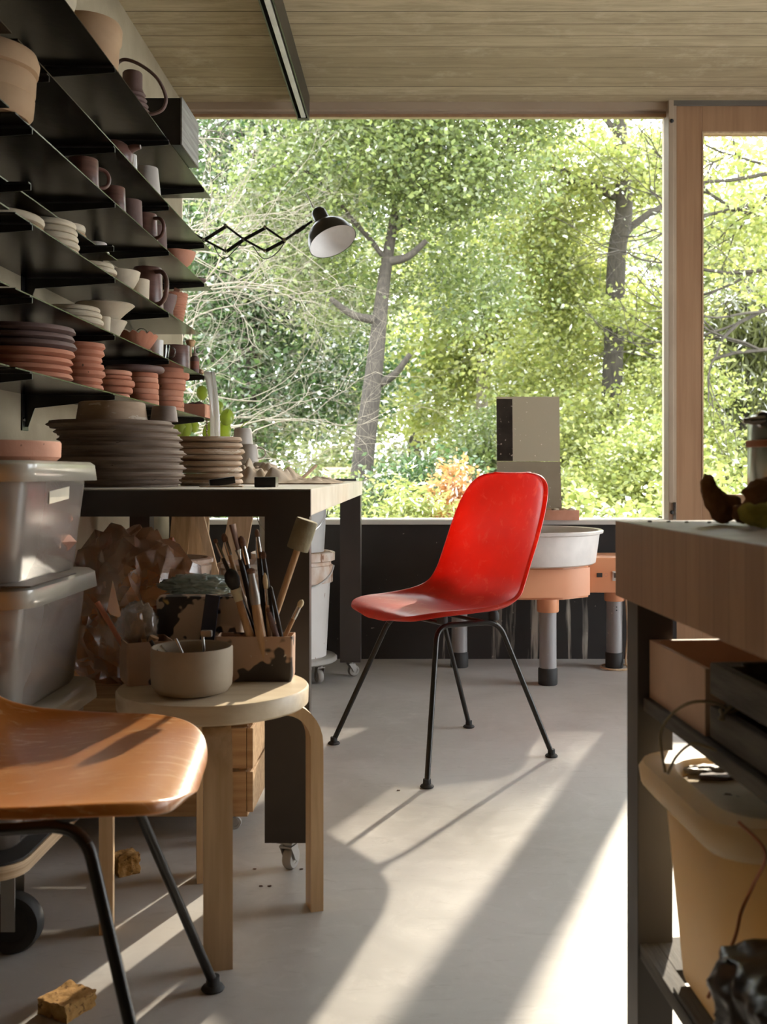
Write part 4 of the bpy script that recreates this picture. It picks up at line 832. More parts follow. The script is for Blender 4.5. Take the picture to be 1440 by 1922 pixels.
# cartons
def open_box(name, w, d, h, m, loc, rot, lab, th=0.0022, inner=None):
    t = thing(name, lab, 'carton', loc, rot); bm = bmesh.new()
    loft(bm, [(w*0.97, d*0.97, 0.006, 0), (w, d, 0.005, h*0.1), (w*1.01, d*1.01, 0.004, h), (w*1.01-2*th, d*1.01-2*th, 0.003, h), (w-2*th, d-2*th, 0.003, 0.004)], True, True); obj('carton_wall', bm, m, t, 40)
    return t
open_box('brush_carton', 0.145, 0.055, 0.085, M['carton'], (-0.303, 1.992, SZ), 0.0, 'long low paint splashed carton full of brushes on the stool')
open_box('tool_carton', 0.085, 0.085, 0.080, M['carton_plain'], (-0.5085, 1.9725, SZ), math.radians(25), 'small open carton of tools overhanging the rim of the stool')
t = thing('stained_carton', 'tall milk carton smeared with black and ochre paint behind the bowl', 'carton', (-0.42, 2.06, SZ))
bm = bmesh.new(); loft(bm, [(0.17, 0.048, 0.008, 0), (0.172, 0.05, 0.008, 0.145), (0.165, 0.044, 0.012, 0.152)]); obj('body', bm, M['carton_white'], t, 40)
bm = bmesh.new(); b = bmesh.new(); box(b, -0.014, 0.014, -0.002, 0.002, 0, 0.155, 0.001); merge(bm, b, Matrix.Rotation(0.13, 4, 'Y') @ Matrix.Rotation(-0.02, 4, 'X')); o = obj('navy_bar', bm, M['navy'], None, 0); o.location = (-0.412, 2.022, SZ+0.003); tag(o, 'flat navy blue bar leaning on the paint stained carton', 'bar')
def brush(tip, base, ferr, hm, bmname, rb, rh, lab, Z=1.99, shape='round', ferrule=True, fm='steel'):
    P0 = W(tip[0], tip[1], Z); P1 = W(base[0], base[1], Z-0.0); d = (P1-P0).normalized(); k = (0.448-P0.z)/d.z; P1 = P0+d*k
    P1.x = min(max(P1.x, -0.368), -0.238); L = (P1-P0).length; d = (P1-P0).normalized()
    t = thing('paint_brush', lab, 'brush', P1, 0, 'brushes in the splashed carton'); o = -d
    fl = ferr[0]; bl = ferr[1]
    top = L; b0 = top-bl; f0 = b0-fl
    bm = bmesh.new(); tube(bm, [o*0, o*f0*0.5, o*f0*0.9, o*f0], [rh*0.6, rh*1.15, rh, rh*0.9], 10); obj('handle', bm, hm, t)
    if fl > 0:
        bm = bmesh.new(); tube(bm, [o*(f0-0.002), o*(f0+fl*0.3), o*b0], [rh*1.02, rh*1.1, rb*0.8], 12, True, 0.6 if shape == 'flat' else 1); obj('ferrule', bm, M[fm], t)
    bm = bmesh.new()
    if shape == 'flat': tube(bm, [o*(b0-0.001), o*(b0+bl*0.5), o*top], [rb*0.8, rb, rb*1.2], 14, True, 0.35)
    elif shape == 'puff': tube(bm, [o*(b0-0.001), o*(b0+bl*0.2), o*(b0+bl*0.5), o*(b0+bl*0.8), o*top], [rb*0.5, rb*0.9, rb*1.1, rb*0.9, rb*0.3], 16)
    else: tube(bm, [o*(b0-0.001), o*(b0+bl*0.4), o*(b0+bl*0.8), o*top], [rb*0.85, rb*1.1, rb*0.8, rb*0.2], 12)
    obj('bristles', bm, M[bmname], t); return t
bk = M['brush_black']; bw = M['brush_wood']
brush((403, 1011), (482, 1195), (0.030, 0.008), bk, 'bristle', 0.004, 0.0042, 'thin brush with a tiny round tip, leaning furthest left', 1.985)
brush((419, 1001), (478, 1195), (0.026, 0.016), bw, 'bristle', 0.0055, 0.0045, 'wooden handled round brush with a brown pointed tip', 1.99)
brush((436, 984), (486, 1195), (0.018, 0.050), bk, 'bristle', 0.014, 0.0055, 'broad brown bristle brush with a splayed top, tallest on the left', 2.0, 'flat')
brush((452, 1006), (492, 1195), (0.034, 0.020), bk, 'bristle', 0.007, 0.0062, 'dark brush with a long steel ferrule behind the leaning wooden one', 2.005)
brush((482, 993), (500, 1195), (0.040, 0.014), bk, 'bristle', 0.0045, 0.0055, 'black handled upright brush with a long pale ferrule', 1.995)
brush((493, 1034), (516, 1195), (0.0, 0.014), bk, 'bristle', 0.0055, 0.0045, 'thin black brush leaning right of the upright one', 1.99)
brush((430, 1068), (470, 1195), (0.022, 0.040), bw, 'rubber', 0.0135, 0.0075, 'round black mop brush with a yellow and black banded neck', 1.975, 'puff', True, 'foam')
brush((470, 1066), (490, 1195), (0.058, 0.010), bw, 'bristle', 0.008, 0.0092, 'thick brush with a wide dull steel ferrule in front', 1.972, 'round', True, 'rough_steel')
brush((497, 1075), (506, 1195), (0.030, 0.030), M['pale_wood'], 'bristle_pale', 0.0048, 0.0042, 'slender brush with a pale handle between the dark ones', 1.985)
brush((508, 1100), (527, 1190), (0.0, 0.01), bk, 'rubber', 0.003, 0.0038, 'short black stick with a bright edge at the right of the carton', 1.985)
brush((502, 1140), (519, 1195), (0.0, 0.01), M['brown_clay'], 'bristle', 0.004, 0.0055, 'short mauve grey handle sticking out of the carton', 1.98)
brush((568, 1126), (536, 1192), (0.024, 0.014), bw, 'bristle_pale', 0.0055, 0.0045, 'short pale bristled brush leaning right out of the carton', 1.99)
# foam roller hammer
P0 = W(577, 976, 2.0); P1 = W(513, 1166, 2.0); d = (P1-P0).normalized(); P2 = P0+d*((0.45-P0.z)/d.z)
t = thing('foam_mop', 'foam headed stick with a wooden handle leaning right out of the carton', 'tool', P2)
bm = bmesh.new(); lathe(bm, [(0, 0), (0.0205, 0), (0.0215, 0.002), (0.0215, 0.058), (0.020, 0.060), (0, 0.0605)], 36, Matrix.Translation(P0+d*0.06-P2) @ (-d).to_track_quat('Z', 'Y').to_matrix().to_4x4()); obj('foam_head', bm, pm('dark_foam', (0.34, 0.3, 0.2), 0.95, 0, (0.26, 0.22, 0.14), 30, 0.6, 120), t)
bm = bmesh.new(); tube(bm, [(0, 0, 0), P0+d*0.06-P2], 0.0066, 14); obj('handle', bm, bw, t)
# tools in the left carton
t = thing('palette_knife', 'triangular steel palette knife standing in the small left carton', 'tool', (-0.515, 1.975, 0.445))
bm = bmesh.new(); q = W(200, 1150, 1.98)-t.location; tube(bm, [(0, 0, 0), q*0.75, q], [0.004, 0.003, 0.0015], 8); obj('shank', bm, M['steel'], t)
bm = bmesh.new(); tip = W(213, 1090, 1.985)-t.location; prism(bm, [(q.x, q.z), (q.x+0.03, q.z-0.012), (tip.x, tip.z)], 'y', q.y-0.0006, q.y+0.0006); obj('blade', bm, M['steel'], t, 0)
for (a, b, r, m, lab) in (((0, 0), (290, 1195), 0.009, bw, 'thick wooden handle lying across the small left carton'), ((0.01, 0), (262, 1150), 0.005, bw, 'upright orange tipped wooden handle in the small left carton'), ((-0.01, 0.01), (182, 1130), 0.005, M['terracotta'], 'red brown handle leaning left out of the small carton')):
    stick('wooden_stick', (-0.512+a[0], 1.972+a[1], 0.447 if r < 0.008 else 0.475), W(b[0], b[1], 1.97), r, m, lab)
bm = bmesh.new(); blob(bm, (0, 0, 0), (0.035, 0.03, 0.045), 0.6, 3, 4, 12, None, True); o = obj('plastic_wrap', bm, M['clear_wrap'], None, 180); o.location = (-0.53, 1.99, 0.535); tag(o, 'crumpled clear plastic wrap stuffed into the small left carton', 'plastic wrap')

# ---------------------------------------------------------------- shell chairs
ROWS = [(.240, .414, .040, 0), (.241, .421, .080, 0), (.236, .430, .122, 0), (.224, .438, .166, .0), (.198, .444, .200, .003), (.150, .445, .221, .009), (.08, .438, .231, .019), (.015, .430, .236, .032), (-.045, .427, .234, .044),
        (-.10, .433, .230, .056), (-.145, .456, .224, .066), (-.178, .50, .219, .070), (-.198, .56, .217, .066), (-.213, .625, .217, .056), (-.226, .69, .214, .045), (-.238, .745, .204, .035), (-.247, .785, .187, .027), (-.252, .810, .161, .022), (-.255, .824, .127, .018), (-.256, .831, .078, .016)]
def shell_mesh():
    from bisect import bisect
    n = len(ROWS); per = 3; R_ = []
    for i in range(n-1):
        p0, p1, p2, p3 = ROWS[max(i-1, 0)], ROWS[i], ROWS[i+1], ROWS[min(i+2, n-1)]
        for k in range(per):
            t = k/per; R_.append([0.5*(2*p1[c]+(p2[c]-p0[c])*t+(2*p0[c]-5*p1[c]+4*p2[c]-p3[c])*t*t+(3*p1[c]-p0[c]-3*p2[c]+p3[c])*t**3) for c in range(4)])
    R_.append(list(ROWS[-1])); bm = bmesh.new(); rows = []
    ts = [-1+2*j/26 for j in range(27)]
    for i, (f, z, w, e) in enumerate(R_):
        a = R_[max(i-1, 0)]; b = R_[min(i+1, len(R_)-1)]; tx, tz = b[0]-a[0], b[1]-a[1]; l = math.hypot(tx, tz); nx, nz = tz/l*1, -tx/l*1
        if nx*0+nz < 0 or (z > 0.5 and nx < 0): pass
        # normal toward the sitter (forward and up)
        if nx*0.6+nz*0.8 < 0: nx, nz = -nx, -nz
        row = []
        for s, t in [(-1, -1)]+[(0, q) for q in ts]+[(1, 1)]:
            k = abs(t)**2.6; y = w*math.sin(t*PI/2*0.92)/math.sin(PI/2*0.92); ff = f+nx*e*k; zz = z+nz*e*k
            if s: y += s*0.010; ff -= nx*0.012; zz -= nz*0.013
            row.append(bm.verts.new((ff, y, zz)))
        rows.append(row)
    last = [bm.verts.new((v.co.x-0.009, v.co.y*1.04, v.co.z+0.001)) for v in rows[-1]]; rows.append(last)
    for a, b in zip(rows, rows[1:]):
        for j in range(len(a)-1): bm.faces.new((a[j], a[j+1], b[j+1], b[j]))
    return bm
def shell_chair(loc, rotz, mat, lab):
    t = thing('shell_chair', lab, 'chair', loc, rotz)
    o = obj('shell', shell_mesh(), mat, t, 180); md = o.modifiers.new('thick', 'SOLIDIFY'); md.thickness = 0.0035; md.offset = 0
    md = o.modifiers.new('sub', 'SUBSURF'); md.levels = 1; md.render_levels = 1
    for s in (1, -1):
        F = Vector((.235, .26*s, .012)); FT = Vector((.112, .125*s, .400)); RT = Vector((-.085, .150*s, .400)); Rr = Vector((-.235, .2075*s, .012))
        pts = round_path([F, FT, RT, Rr], 0.045, 8)
        mid = [i for i, p in enumerate(pts) if p.z > 0.377]; a, b = mid[0], mid[-1]
        for nm, seg_ in (('leg', pts[:a+1]), ('side_tube', pts[a:b+1]), ('leg', pts[b:])):
            bm = bmesh.new(); tube(bm, seg_, 0.0078, 14); obj(nm, bm, M['chair_metal'], t, 60)
        for foot, top_ in ((F, FT), (Rr, RT)):
            bm = bmesh.new(); lathe(bm, [(0, 0), (0.017, 0), (0.019, 0.003), (0.016, 0.007), (0.011, 0.009), (0.0105, 0.022), (0, 0.022)], 22); lift(bm, (foot.x, foot.y, 0)); obj('glide', bm, M['rubber'], t)
        for x, zz in ((0.09, 0.436), (-0.075, 0.432)):
            bm = bmesh.new(); y = s*(0.118 if x > 0 else 0.14); zt = 0.428 if x > 0 else 0.428; lathe(bm, [(0, 0.404), (0.014, 0.404), (0.016, 0.407), (0.015, zt-0.004), (0.011, zt+0.002), (0, zt+0.002)], 20, Matrix.Translation((x, y, 0))); obj('shock_mount', bm, M['rubber'], t)
    for x in (0.07, -0.05):
        bm = bmesh.new(); y = 0.133; tube(bm, [(x, -y, 0.399), (x, y, 0.399)], 0.006, 10); obj('cross_tube', bm, M['chair_metal'], t)
    return t
shell_chair((0.093, 3.09, 0), math.atan2(-.538, -.843), M['red_shell'], 'bright red fibreglass shell chair on black legs in mid floor')
shell_chair((-0.529, 1.386, 0), math.atan2(.106, .990), M['amber_shell'], 'scratched amber orange shell chair standing beside the birch stool')

# ---------------------------------------------------------------- sponges on the floor
def sponge(x, y, w, d, h, rot, lab, seed):
    bm = bmesh.new(); b = bmesh.new(); bmesh.ops.create_cube(b, size=1); bmesh.ops.subdivide_edges(b, edges=b.edges, cuts=12, use_grid_fill=True)
    for v in b.verts:
        p = Vector((v.co.x*w, v.co.y*d, (v.co.z+0.5)*h)); n_ = noise.noise_vector(p*40+Vector((seed, 0, 0)))*0.003+noise.noise_vector(p*170)*0.0025
        p += n_; p.z = max(p.z, 0.0006); v.co = p
    merge(bm, b); o = obj('sponge', bm, M['sponge'], None, 60); o.location = (x, y, 0); o.rotation_euler = (0, 0, rot); tag(o, lab, 'sponge')
p = W(125, 1897, 1.60); sponge(p.x, 1.605, 0.06, 0.062, 0.026, -0.5, 'larger ochre sponge on the floor in front of the amber chair', 1)
p = W(236, 1640, 2.16); sponge(p.x, 2.16, 0.045, 0.045, 0.04, 0.6, 'ochre sponge on the floor behind the amber chair leg', 5)

# ---------------------------------------------------------------- potter's wheel by the window
t = thing('pottery_wheel', 'orange pottery wheel with a white splash pan below the window', 'pottery wheel', (0.46, 4.25, 0))
bm = bmesh.new(); b = bmesh.new()
poly = [(-0.275, -0.10), (-0.175, -0.20), (0.125, -0.20), (0.245, -0.10), (0.245, 0.10), (0.175, 0.20), (-0.175, 0.20), (-0.275, 0.10)]
prism(b, poly, 'z', 0.335, 0.462); bmesh.ops.bevel(b, geom=list(b.edges), offset=0.008, segments=2, affect='EDGES'); merge(bm, b); obj('body', bm, M['orange_plastic'], t, 40)
bm = bmesh.new(); lathe(bm, [(0, 0.464), (0.262, 0.464), (0.272, 0.470), (0.288, 0.585), (0.302, 0.589), (0.304, 0.598), (0.298, 0.602), (0.284, 0.600), (0.268, 0.478), (0, 0.472)], 72); lift(bm, (0.008, 0, 0)); obj('splash_pan', bm, pm('pan_white', (0.83, 0.78, 0.73), 0.3), t, 40)
bm = bmesh.new(); lathe(bm, [(0, 0.474), (0.03, 0.474), (0.03, 0.545), (0.15, 0.545), (0.15, 0.556), (0, 0.556)], 48); obj('wheel_head', bm, M['rough_steel'], t)
bm = bmesh.new(); b = bmesh.new(); box(b, 0.255, 0.53, 0.04, 0.30, 0.335, 0.482, 0.01); merge(bm, b); obj('motor_box', bm, M['orange_plastic'], t)
for i, (x, y, col) in enumerate(((0.067, -0.165, 1), (-0.265, 0.20, 1), (0.397, 0.19, 1))):
    bm = bmesh.new(); lathe(bm, [(0, 0.285), (0.041, 0.285), (0.043, 0.29), (0.043, 0.336), (0, 0.336)], 36); lift(bm, (x, y, 0)); obj('collar', bm, M['orange_plastic'], t)
    bm = bmesh.new(); lathe(bm, [(0, 0.05), (0.0335, 0.05), (0.0335, 0.287), (0, 0.287)], 36); lift(bm, (x, y, 0)); lg = obj('leg', bm, M['grey_pipe'], t)
    bm = bmesh.new(); lathe(bm, [(0, 0), (0.036, 0), (0.038, 0.004), (0.038, 0.062), (0.034, 0.066), (0, 0.066)], 36); lift(bm, (x, y, 0)); obj('rubber_foot', bm, M['rubber'], t)
bm = bmesh.new(); box(bm, 0.295, 0.318, 0.036, 0.041, 0.40, 0.418, 0.001); obj('switch_plate', bm, M['ink'], t)
bm = bmesh.new(); box(bm, 0.360, 0.384, 0.036, 0.041, 0.385, 0.425, 0.001); sp = obj('switch_plate', bm, M['white_plastic'], t)
bm = bmesh.new(); box(bm, 0.366, 0.378, 0.033, 0.0362, 0.398, 0.418, 0.001); obj('switch', bm, M['ink'], sp)
bm = bmesh.new(); lathe(bm, [(0.006, 0), (0.008, 0), (0.008, 0.001), (0.006, 0.001)], 20, Matrix.Translation((0.334, 0.0405, 0.41)) @ Matrix.Rotation(PI/2, 4, 'X')); obj('emblem', bm, M['terracotta_pale'], t)
for z in (0.262, 0.248):
    bm = bmesh.new(); lathe(bm, [(0, 0), (0.003, 0), (0.003, 0.001), (0, 0.001)], 10, Matrix.Translation((0.40, 0.1565, z)) @ Matrix.Rotation(PI/2, 4, 'X')); obj('screw', bm, M['ink'], t)
bm = bmesh.new(); tube(bm, smooth_path([(0.44, 0.17, 0.33), (0.445, 0.165, 0.25), (0.45, 0.17, 0.15), (0.44, 0.16, 0.03), (0.44, 0.12, 0.006), (0.36, 0.11, 0.006), (0.335, 0.17, 0.006), (0.37, 0.225, 0.006), (0.46, 0.22, 0.006), (0.55, 0.2, 0.006)]), 0.0045, 8); o = obj('power_cord', bm, M['pale_wood'], t)

# mirror and box on the sill
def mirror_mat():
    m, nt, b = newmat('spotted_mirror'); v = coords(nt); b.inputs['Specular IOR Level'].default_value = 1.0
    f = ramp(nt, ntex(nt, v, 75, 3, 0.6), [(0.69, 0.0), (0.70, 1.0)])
    nt.links.new(mixc(nt, f, (0.74, 0.65, 0.48), (0.95, 0.9, 0.8)), b.inputs['Base Color'])  # beige reflection of the wall painted into the base colour, under splash spots
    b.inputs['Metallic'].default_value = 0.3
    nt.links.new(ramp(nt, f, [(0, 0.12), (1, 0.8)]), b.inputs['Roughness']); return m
p0 = W(933, 950, 4.66); p1 = W(1052, 950, 4.66)
t = thing('mirror', 'splashed upright mirror leaning on the window sill behind the red chair', 'mirror', ((p0.x+p1.x)/2, 4.645, 0.622)); hw = (p1.x-p0.x)/2
t.rotation_euler = (-0.085, 0, 0)
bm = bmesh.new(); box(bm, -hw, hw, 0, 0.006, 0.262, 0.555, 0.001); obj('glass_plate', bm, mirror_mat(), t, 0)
bm = bmesh.new(); box(bm, -hw, -hw+0.072, -0.0012, -0.0002, 0.263, 0.545, 0.0); o = obj('reflection_strip', bm, pm('reflection_strip', (0.07, 0.055, 0.045), 0.3, 0.3, (0.03, 0.025, 0.02), 9, 0, 1, spots=[((0.5, 0.42, 0.34), 60, 0.66)]), t, 0); o['label'] = 'dark reflection painted as a strip'  # dark reflection laid on as a coloured strip, with splash spots
bm = bmesh.new(); b = bmesh.new(); prism(b, [(-hw, 0), (hw+0.006, 0), (hw, 0.260), (-hw, 0.260)], 'y', -0.002, 0.006); merge(bm, b); obj('lower_panel', bm, pm('dull_mirror', (0.40, 0.34, 0.25), 0.3, 0.2, (0.34, 0.28, 0.2), 4, 0, 1, spots=[((0.75, 0.68, 0.58), 60, 0.69)]), t, 0)
q0 = W(1003, 980, 4.60); q1 = W(1088, 980, 4.60)
t = thing('sill_box', 'shallow pale wooden box of small tools on the window sill', 'box', ((q0.x+q1.x)/2, 4.655, 0.6215)); hw = (q1.x-q0.x)/2
bm = bmesh.new(); loft(bm, [(2*hw, 0.05, 0.003, 0), (2*hw, 0.05, 0.003, 0.044), (2*hw-0.012, 0.038, 0.002, 0.044), (2*hw-0.012, 0.038, 0.002, 0.006)]); obj('tray', bm, M['terracotta_pale'], t, 30)
t.location.y = 4.628
for i in range(5):
    bm = bmesh.new(); blob(bm, (0, 0, 0), (0.017, 0.011, 0.008), 0.35, 2, 3, i*2); o = obj('clay_tool', bm, M['tan_clay'] if i % 2 else M['cream_clay']); o.location = (q0.x+0.03+i*0.034, 4.626, 0.6665); tag(o, ('leftmost', 'second from left', 'middle', 'second from right', 'rightmost')[i]+' small clay piece in the box on the window sill', 'clay piece', 'small pieces in the sill box')

# ---------------------------------------------------------------- heavy work bench at the right
ang = math.atan(0.08)
bench = thing('work_bench', 'heavy butcher block work bench with black legs and two grey shelves', 'workbench', (0.291, 1.5, 0), ang)
MB_ = bench.matrix_basis.copy()
def BW(x, y, z): return MB_ @ Vector((x, y, z))
def butcher():
    m, nt, b = newmat('butcher_block'); v = coords(nt); sx = N(nt, 'ShaderNodeSeparateXYZ'); nt.links.new(v, sx.inputs[0])
    yb = math_(nt, 'DIVIDE', sx.outputs[1], 0.043); wn = N(nt, 'ShaderNodeTexWhiteNoise', noise_dimensions='1D'); nt.links.new(math_(nt, 'FLOOR', yb), wn.inputs['W'])
    c = ramp(nt, wn.outputs[0], [(0, (0.36, 0.2, 0.105)), (1, (0.47, 0.28, 0.15))]); g = ntex(nt, coords(nt, (16, 16, 2)), 4, 5, 0.6)
    c = mixc(nt, ramp(nt, g, [(0.4, 0.0), (0.7, 0.4)]), c, (0.3, 0.15, 0.07)); seam = math_(nt, 'LESS_THAN', math_(nt, 'FRACT', yb), 0.03)
    c = mixc(nt, math_(nt, 'MULTIPLY', seam, 0.6), c, (0.12, 0.06, 0.03)); top = math_(nt, 'GREATER_THAN', sx.outputs[2], 0.7605)
    d = ntex(nt, v, 14, 5, 0.7); c = mixc(nt, math_(nt, 'MULTIPLY', top, 0.85), c, mixc(nt, ramp(nt, d, [(0.4, 0.0), (0.6, 1.0)]), (0.55, 0.5, 0.44), (0.38, 0.33, 0.28)))
    nt.links.new(c, b.inputs['Base Color']); b.inputs['Roughness'].default_value = 0.5; return m
bm = bmesh.new(); box(bm, 0, 0.75, -1.32, 0, 0.6535, 0.7615, 0.0015); obj('benchtop', bm, butcher(), bench, 0)
M['bench_black'] = pm('bench_black', (0.075, 0.065, 0.057), 0.55, 0, (0.05, 0.043, 0.038), 5, 0.2, 40, (1, 1, 0.3), spots=[((0.3, 0.26, 0.22), 60, 0.74)])
for (x, y) in ((0.013, -0.066), (0.685, -0.066), (0.013, -1.3), (0.685, -1.3)):
    bm = bmesh.new(); box(bm, x, x+0.05, y, y+0.052, 0, 0.653, 0.002); obj('leg', bm, M['bench_black'], bench, 0)
bm = bmesh.new(); box(bm, 0.02, 0.73, -1.24, -0.069, 0.503, 0.521, 0.001); obj('upper_shelf', bm, M['grey_wood'], bench, 0)
for (x0, x1) in ((0.016, 0.040), (0.705, 0.729)):
    bm = bmesh.new(); box(bm, x0, x1, -1.24, -0.0665, 0.160, 0.180, 0.001); obj('lower_rail', bm, M['grey_wood'], bench, 0)
for (ya, yb) in ((-0.145, -0.05), (-0.42, -0.20), (-0.70, -0.44), (-0.98, -0.72)):
    bm = bmesh.new(); box(bm, 0.0405 if ya == -0.145 else 0.018, 0.704 if ya == -0.145 else 0.727, ya, yb, 0.1805 if ya != -0.145 else 0.162, 0.1865 if ya != -0.145 else 0.180, 0.001); obj('shelf_board', bm, M['grey_wood'], bench, 0)
def bthing(name, lab, cat, x, y, z, rz=0): return thing(name, lab, cat, BW(x, y, z), ang+rz)
t = bthing('plywood_box', 'open brown plywood box on the upper bench shelf behind the leg', 'box', 0.028, -0.285, 0.5215)
bm = bmesh.new(); x0, x1, y0, y1 = 0, 0.24, 0, 0.213
for a in ((x0, 0.006, y0, y1), (x1-0.006, x1, y0, y1), (0.006, x1-0.006, y0, y0+0.006), (0.006, x1-0.006, y1-0.006, y1)): box(bm, a[0], a[1], a[2], a[3], 0, 0.079)
box(bm, 0.006, x1-0.006, y0+0.006, y1-0.006, 0, 0.005); obj('box_wall', bm, pm('plywood_brown', (0.62, 0.42, 0.29), 0.6, 0, (0.52, 0.34, 0.23), 8, 0.1, 40), t, 0)
t = bthing('slatted_crate', 'dark grey slatted crate on the upper bench shelf', 'crate', 0.028, -0.80, 0.5215)
for (z0, z1) in ((0.003, 0.040), (0.053, 0.090)):
    for (a, b_) in (((0, 0.012), (0, 0.50)), ((0.30, 0.312), (0, 0.50)), ((0.012, 0.30), (0.488, 0.50)), ((0.012, 0.30), (0.0, 0.012))):
        bm = bmesh.new(); box(bm, a[0], a[1], b_[0], b_[1], z0, z1, 0.002); obj('slat', bm, M['grey_wood'], t, 0)
for (x, y) in ((0.0125, 0.013), (0.0125, 0.468), (0.28, 0.013), (0.28, 0.468)): bm = bmesh.new(); box(bm, x, x+0.018, y, y+0.018, 0, 0.09); obj('corner_block', bm, M['grey_wood'], t, 0)
bm = bmesh.new(); box(bm, 0.012, 0.30, 0.012, 0.488, 0, 0.003); obj('base_board', bm, M['grey_wood'], t, 0)
for i, (x, y, s, m, lab) in enumerate(((0.10, -0.55, (0.07, 0.06, 0.055), 'black_bag', 'crumpled dark bag stuffed in the grey slatted crate'), (0.14, -0.40, (0.05, 0.05, 0.045), 'brown_clay', 'dark brown lump in the grey slatted crate near the plywood box'))):
    bm = bmesh.new(); blob(bm, (0, 0, 0), s, 0.4, 2.4, 4, i+4); o = obj('dark_lump', bm, M[m]); o.location = BW(x, y, 0.5245+s[2]*1.05); tag(o, lab, 'lump')
# cream tub
t = bthing('cream_tub', 'large cream plastic tub with a clay dirtied rim on the lower bench shelf', 'tub', 0.204, -0.262, 0.187)
bm = bmesh.new(); loft(bm, [(0.33, 0.225, 0.05, 0), (0.338, 0.233, 0.052, 0.006), (0.375, 0.268, 0.055, 0.235)], True, False); o = obj('tub_wall', bm, M['cream_tub'], t, 40); md = o.modifiers.new('thick', 'SOLIDIFY'); md.thickness = 0.003
bm = bmesh.new(); loft(bm, [(0.40, 0.285, 0.05, 0.228), (0.425, 0.312, 0.055, 0.242), (0.432, 0.32, 0.06, 0.262), (0.425, 0.312, 0.06, 0.270), (0.36, 0.25, 0.06, 0.268), (0.345, 0.235, 0.06, 0.250), (0.345, 0.235, 0.06, 0.240)], False, False); o = obj('rim', bm, M['cream_tub'], t, 50); md = o.modifiers.new('thick', 'SOLIDIFY'); md.thickness = 0.003
bm = bmesh.new(); loft(bm, [(0.342, 0.232, 0.058, 0.236), (0.345, 0.235, 0.058, 0.253)]); obj('clay_surface', bm, pm('dirty_clay', (0.8, 0.68, 0.5), 0.9, 0, (0.7, 0.57, 0.4), 14, 0.3, 60, spots=[((0.14, 0.07, 0.035), 28, 0.66)]), t, 40)
p = BW(0.088, -0.172, 0.187+0.2545)
bm = bmesh.new(); prism(bm, [(-0.032, -0.008), (0.0, -0.022), (0.045, -0.012), (0.035, 0.008), (-0.015, 0.010)], 'z', 0, 0.004); o = obj('clay_shard', bm, M['brown_clay'], None, 0); o.location = p; o.rotation_euler = (0, 0, 0.2); tag(o, 'dark brown flat shard lying in the cream tub', 'shard')
bm = bmesh.new(); blob(bm, (0, 0, 0.003), (0.042, 0.012, 0.006), 0.5, 3, 4, 3, 0.0002); o = obj('plaster_crust', bm, M['white_splash']); o.location = p+Vector((-0.004, 0.014, 0)); tag(o, 'whitish plaster crust along the far edge inside the cream tub', 'plaster')
# string
bm = bmesh.new(); S1 = [(1249, 1450), (1240, 1380), (1262, 1340), (1300, 1318), (1345, 1320), (1368, 1340), (1372, 1390), (1366, 1415), (1335, 1405), (1300, 1396), (1270, 1420), (1254, 1452)]
tube(bm, smooth_path([W(x, y, 1.17+0.015*math.sin(i*1.3)) for i, (x, y) in enumerate(S1)], 6), 0.0017, 6)
tube(bm, smooth_path([W(x, y, 1.16) for x, y in ((1352, 1330), (1358, 1345), (1372, 1338), (1385, 1330), (1375, 1325), (1360, 1340), (1352, 1350), (1380, 1345))], 5), 0.002, 6)
o = obj('wire_loop', bm, M['string']); tag(o, 'stiff looped wire tied to the grey slatted crate above the tub', 'wire')
bm = bmesh.new(); tube(bm, smooth_path([BW(0.010, -0.43, 0.47), W(1437, 1600, 1.04), W(1415, 1660, 1.10), W(1392, 1710, 1.10), W(1378, 1765, 1.08), BW(-0.03, -0.45, 0.30)], 6), 0.0018, 6); o = obj('brown_twine', bm, M['terracotta']); tag(o, 'thin brown twine hanging down in front of the cream tub', 'twine')
# wrapped clay block
bm = bmesh.new(); b = bmesh.new(); bmesh.ops.create_cube(b, size=1); bmesh.ops.subdivide_edges(b, edges=b.edges, cuts=26, use_grid_fill=True)
for v in b.verts:
    c = v.co*2; l = (abs(c.x)**7+abs(c.y)**7+abs(c.z)**7)**(1/7); c = c/l
    k = -abs(noise.noise(c*2.3+Vector((4, 2, 1))))*0.16-abs(noise.noise(c*6))*0.07
    c = c*(1.02+k); v.co = Vector((c.x*0.165, c.y*0.105, max(c.z, -0.99)*0.09))
merge(bm, b); o = obj('wrapped_clay', bm, M['black_bag'], None, 70); o.location = BW(0.125, -0.545, 0.187+0.089); o.rotation_euler = (0, 0, ang); tag(o, 'block of clay wrapped in shiny wrinkled black plastic', 'clay bag')
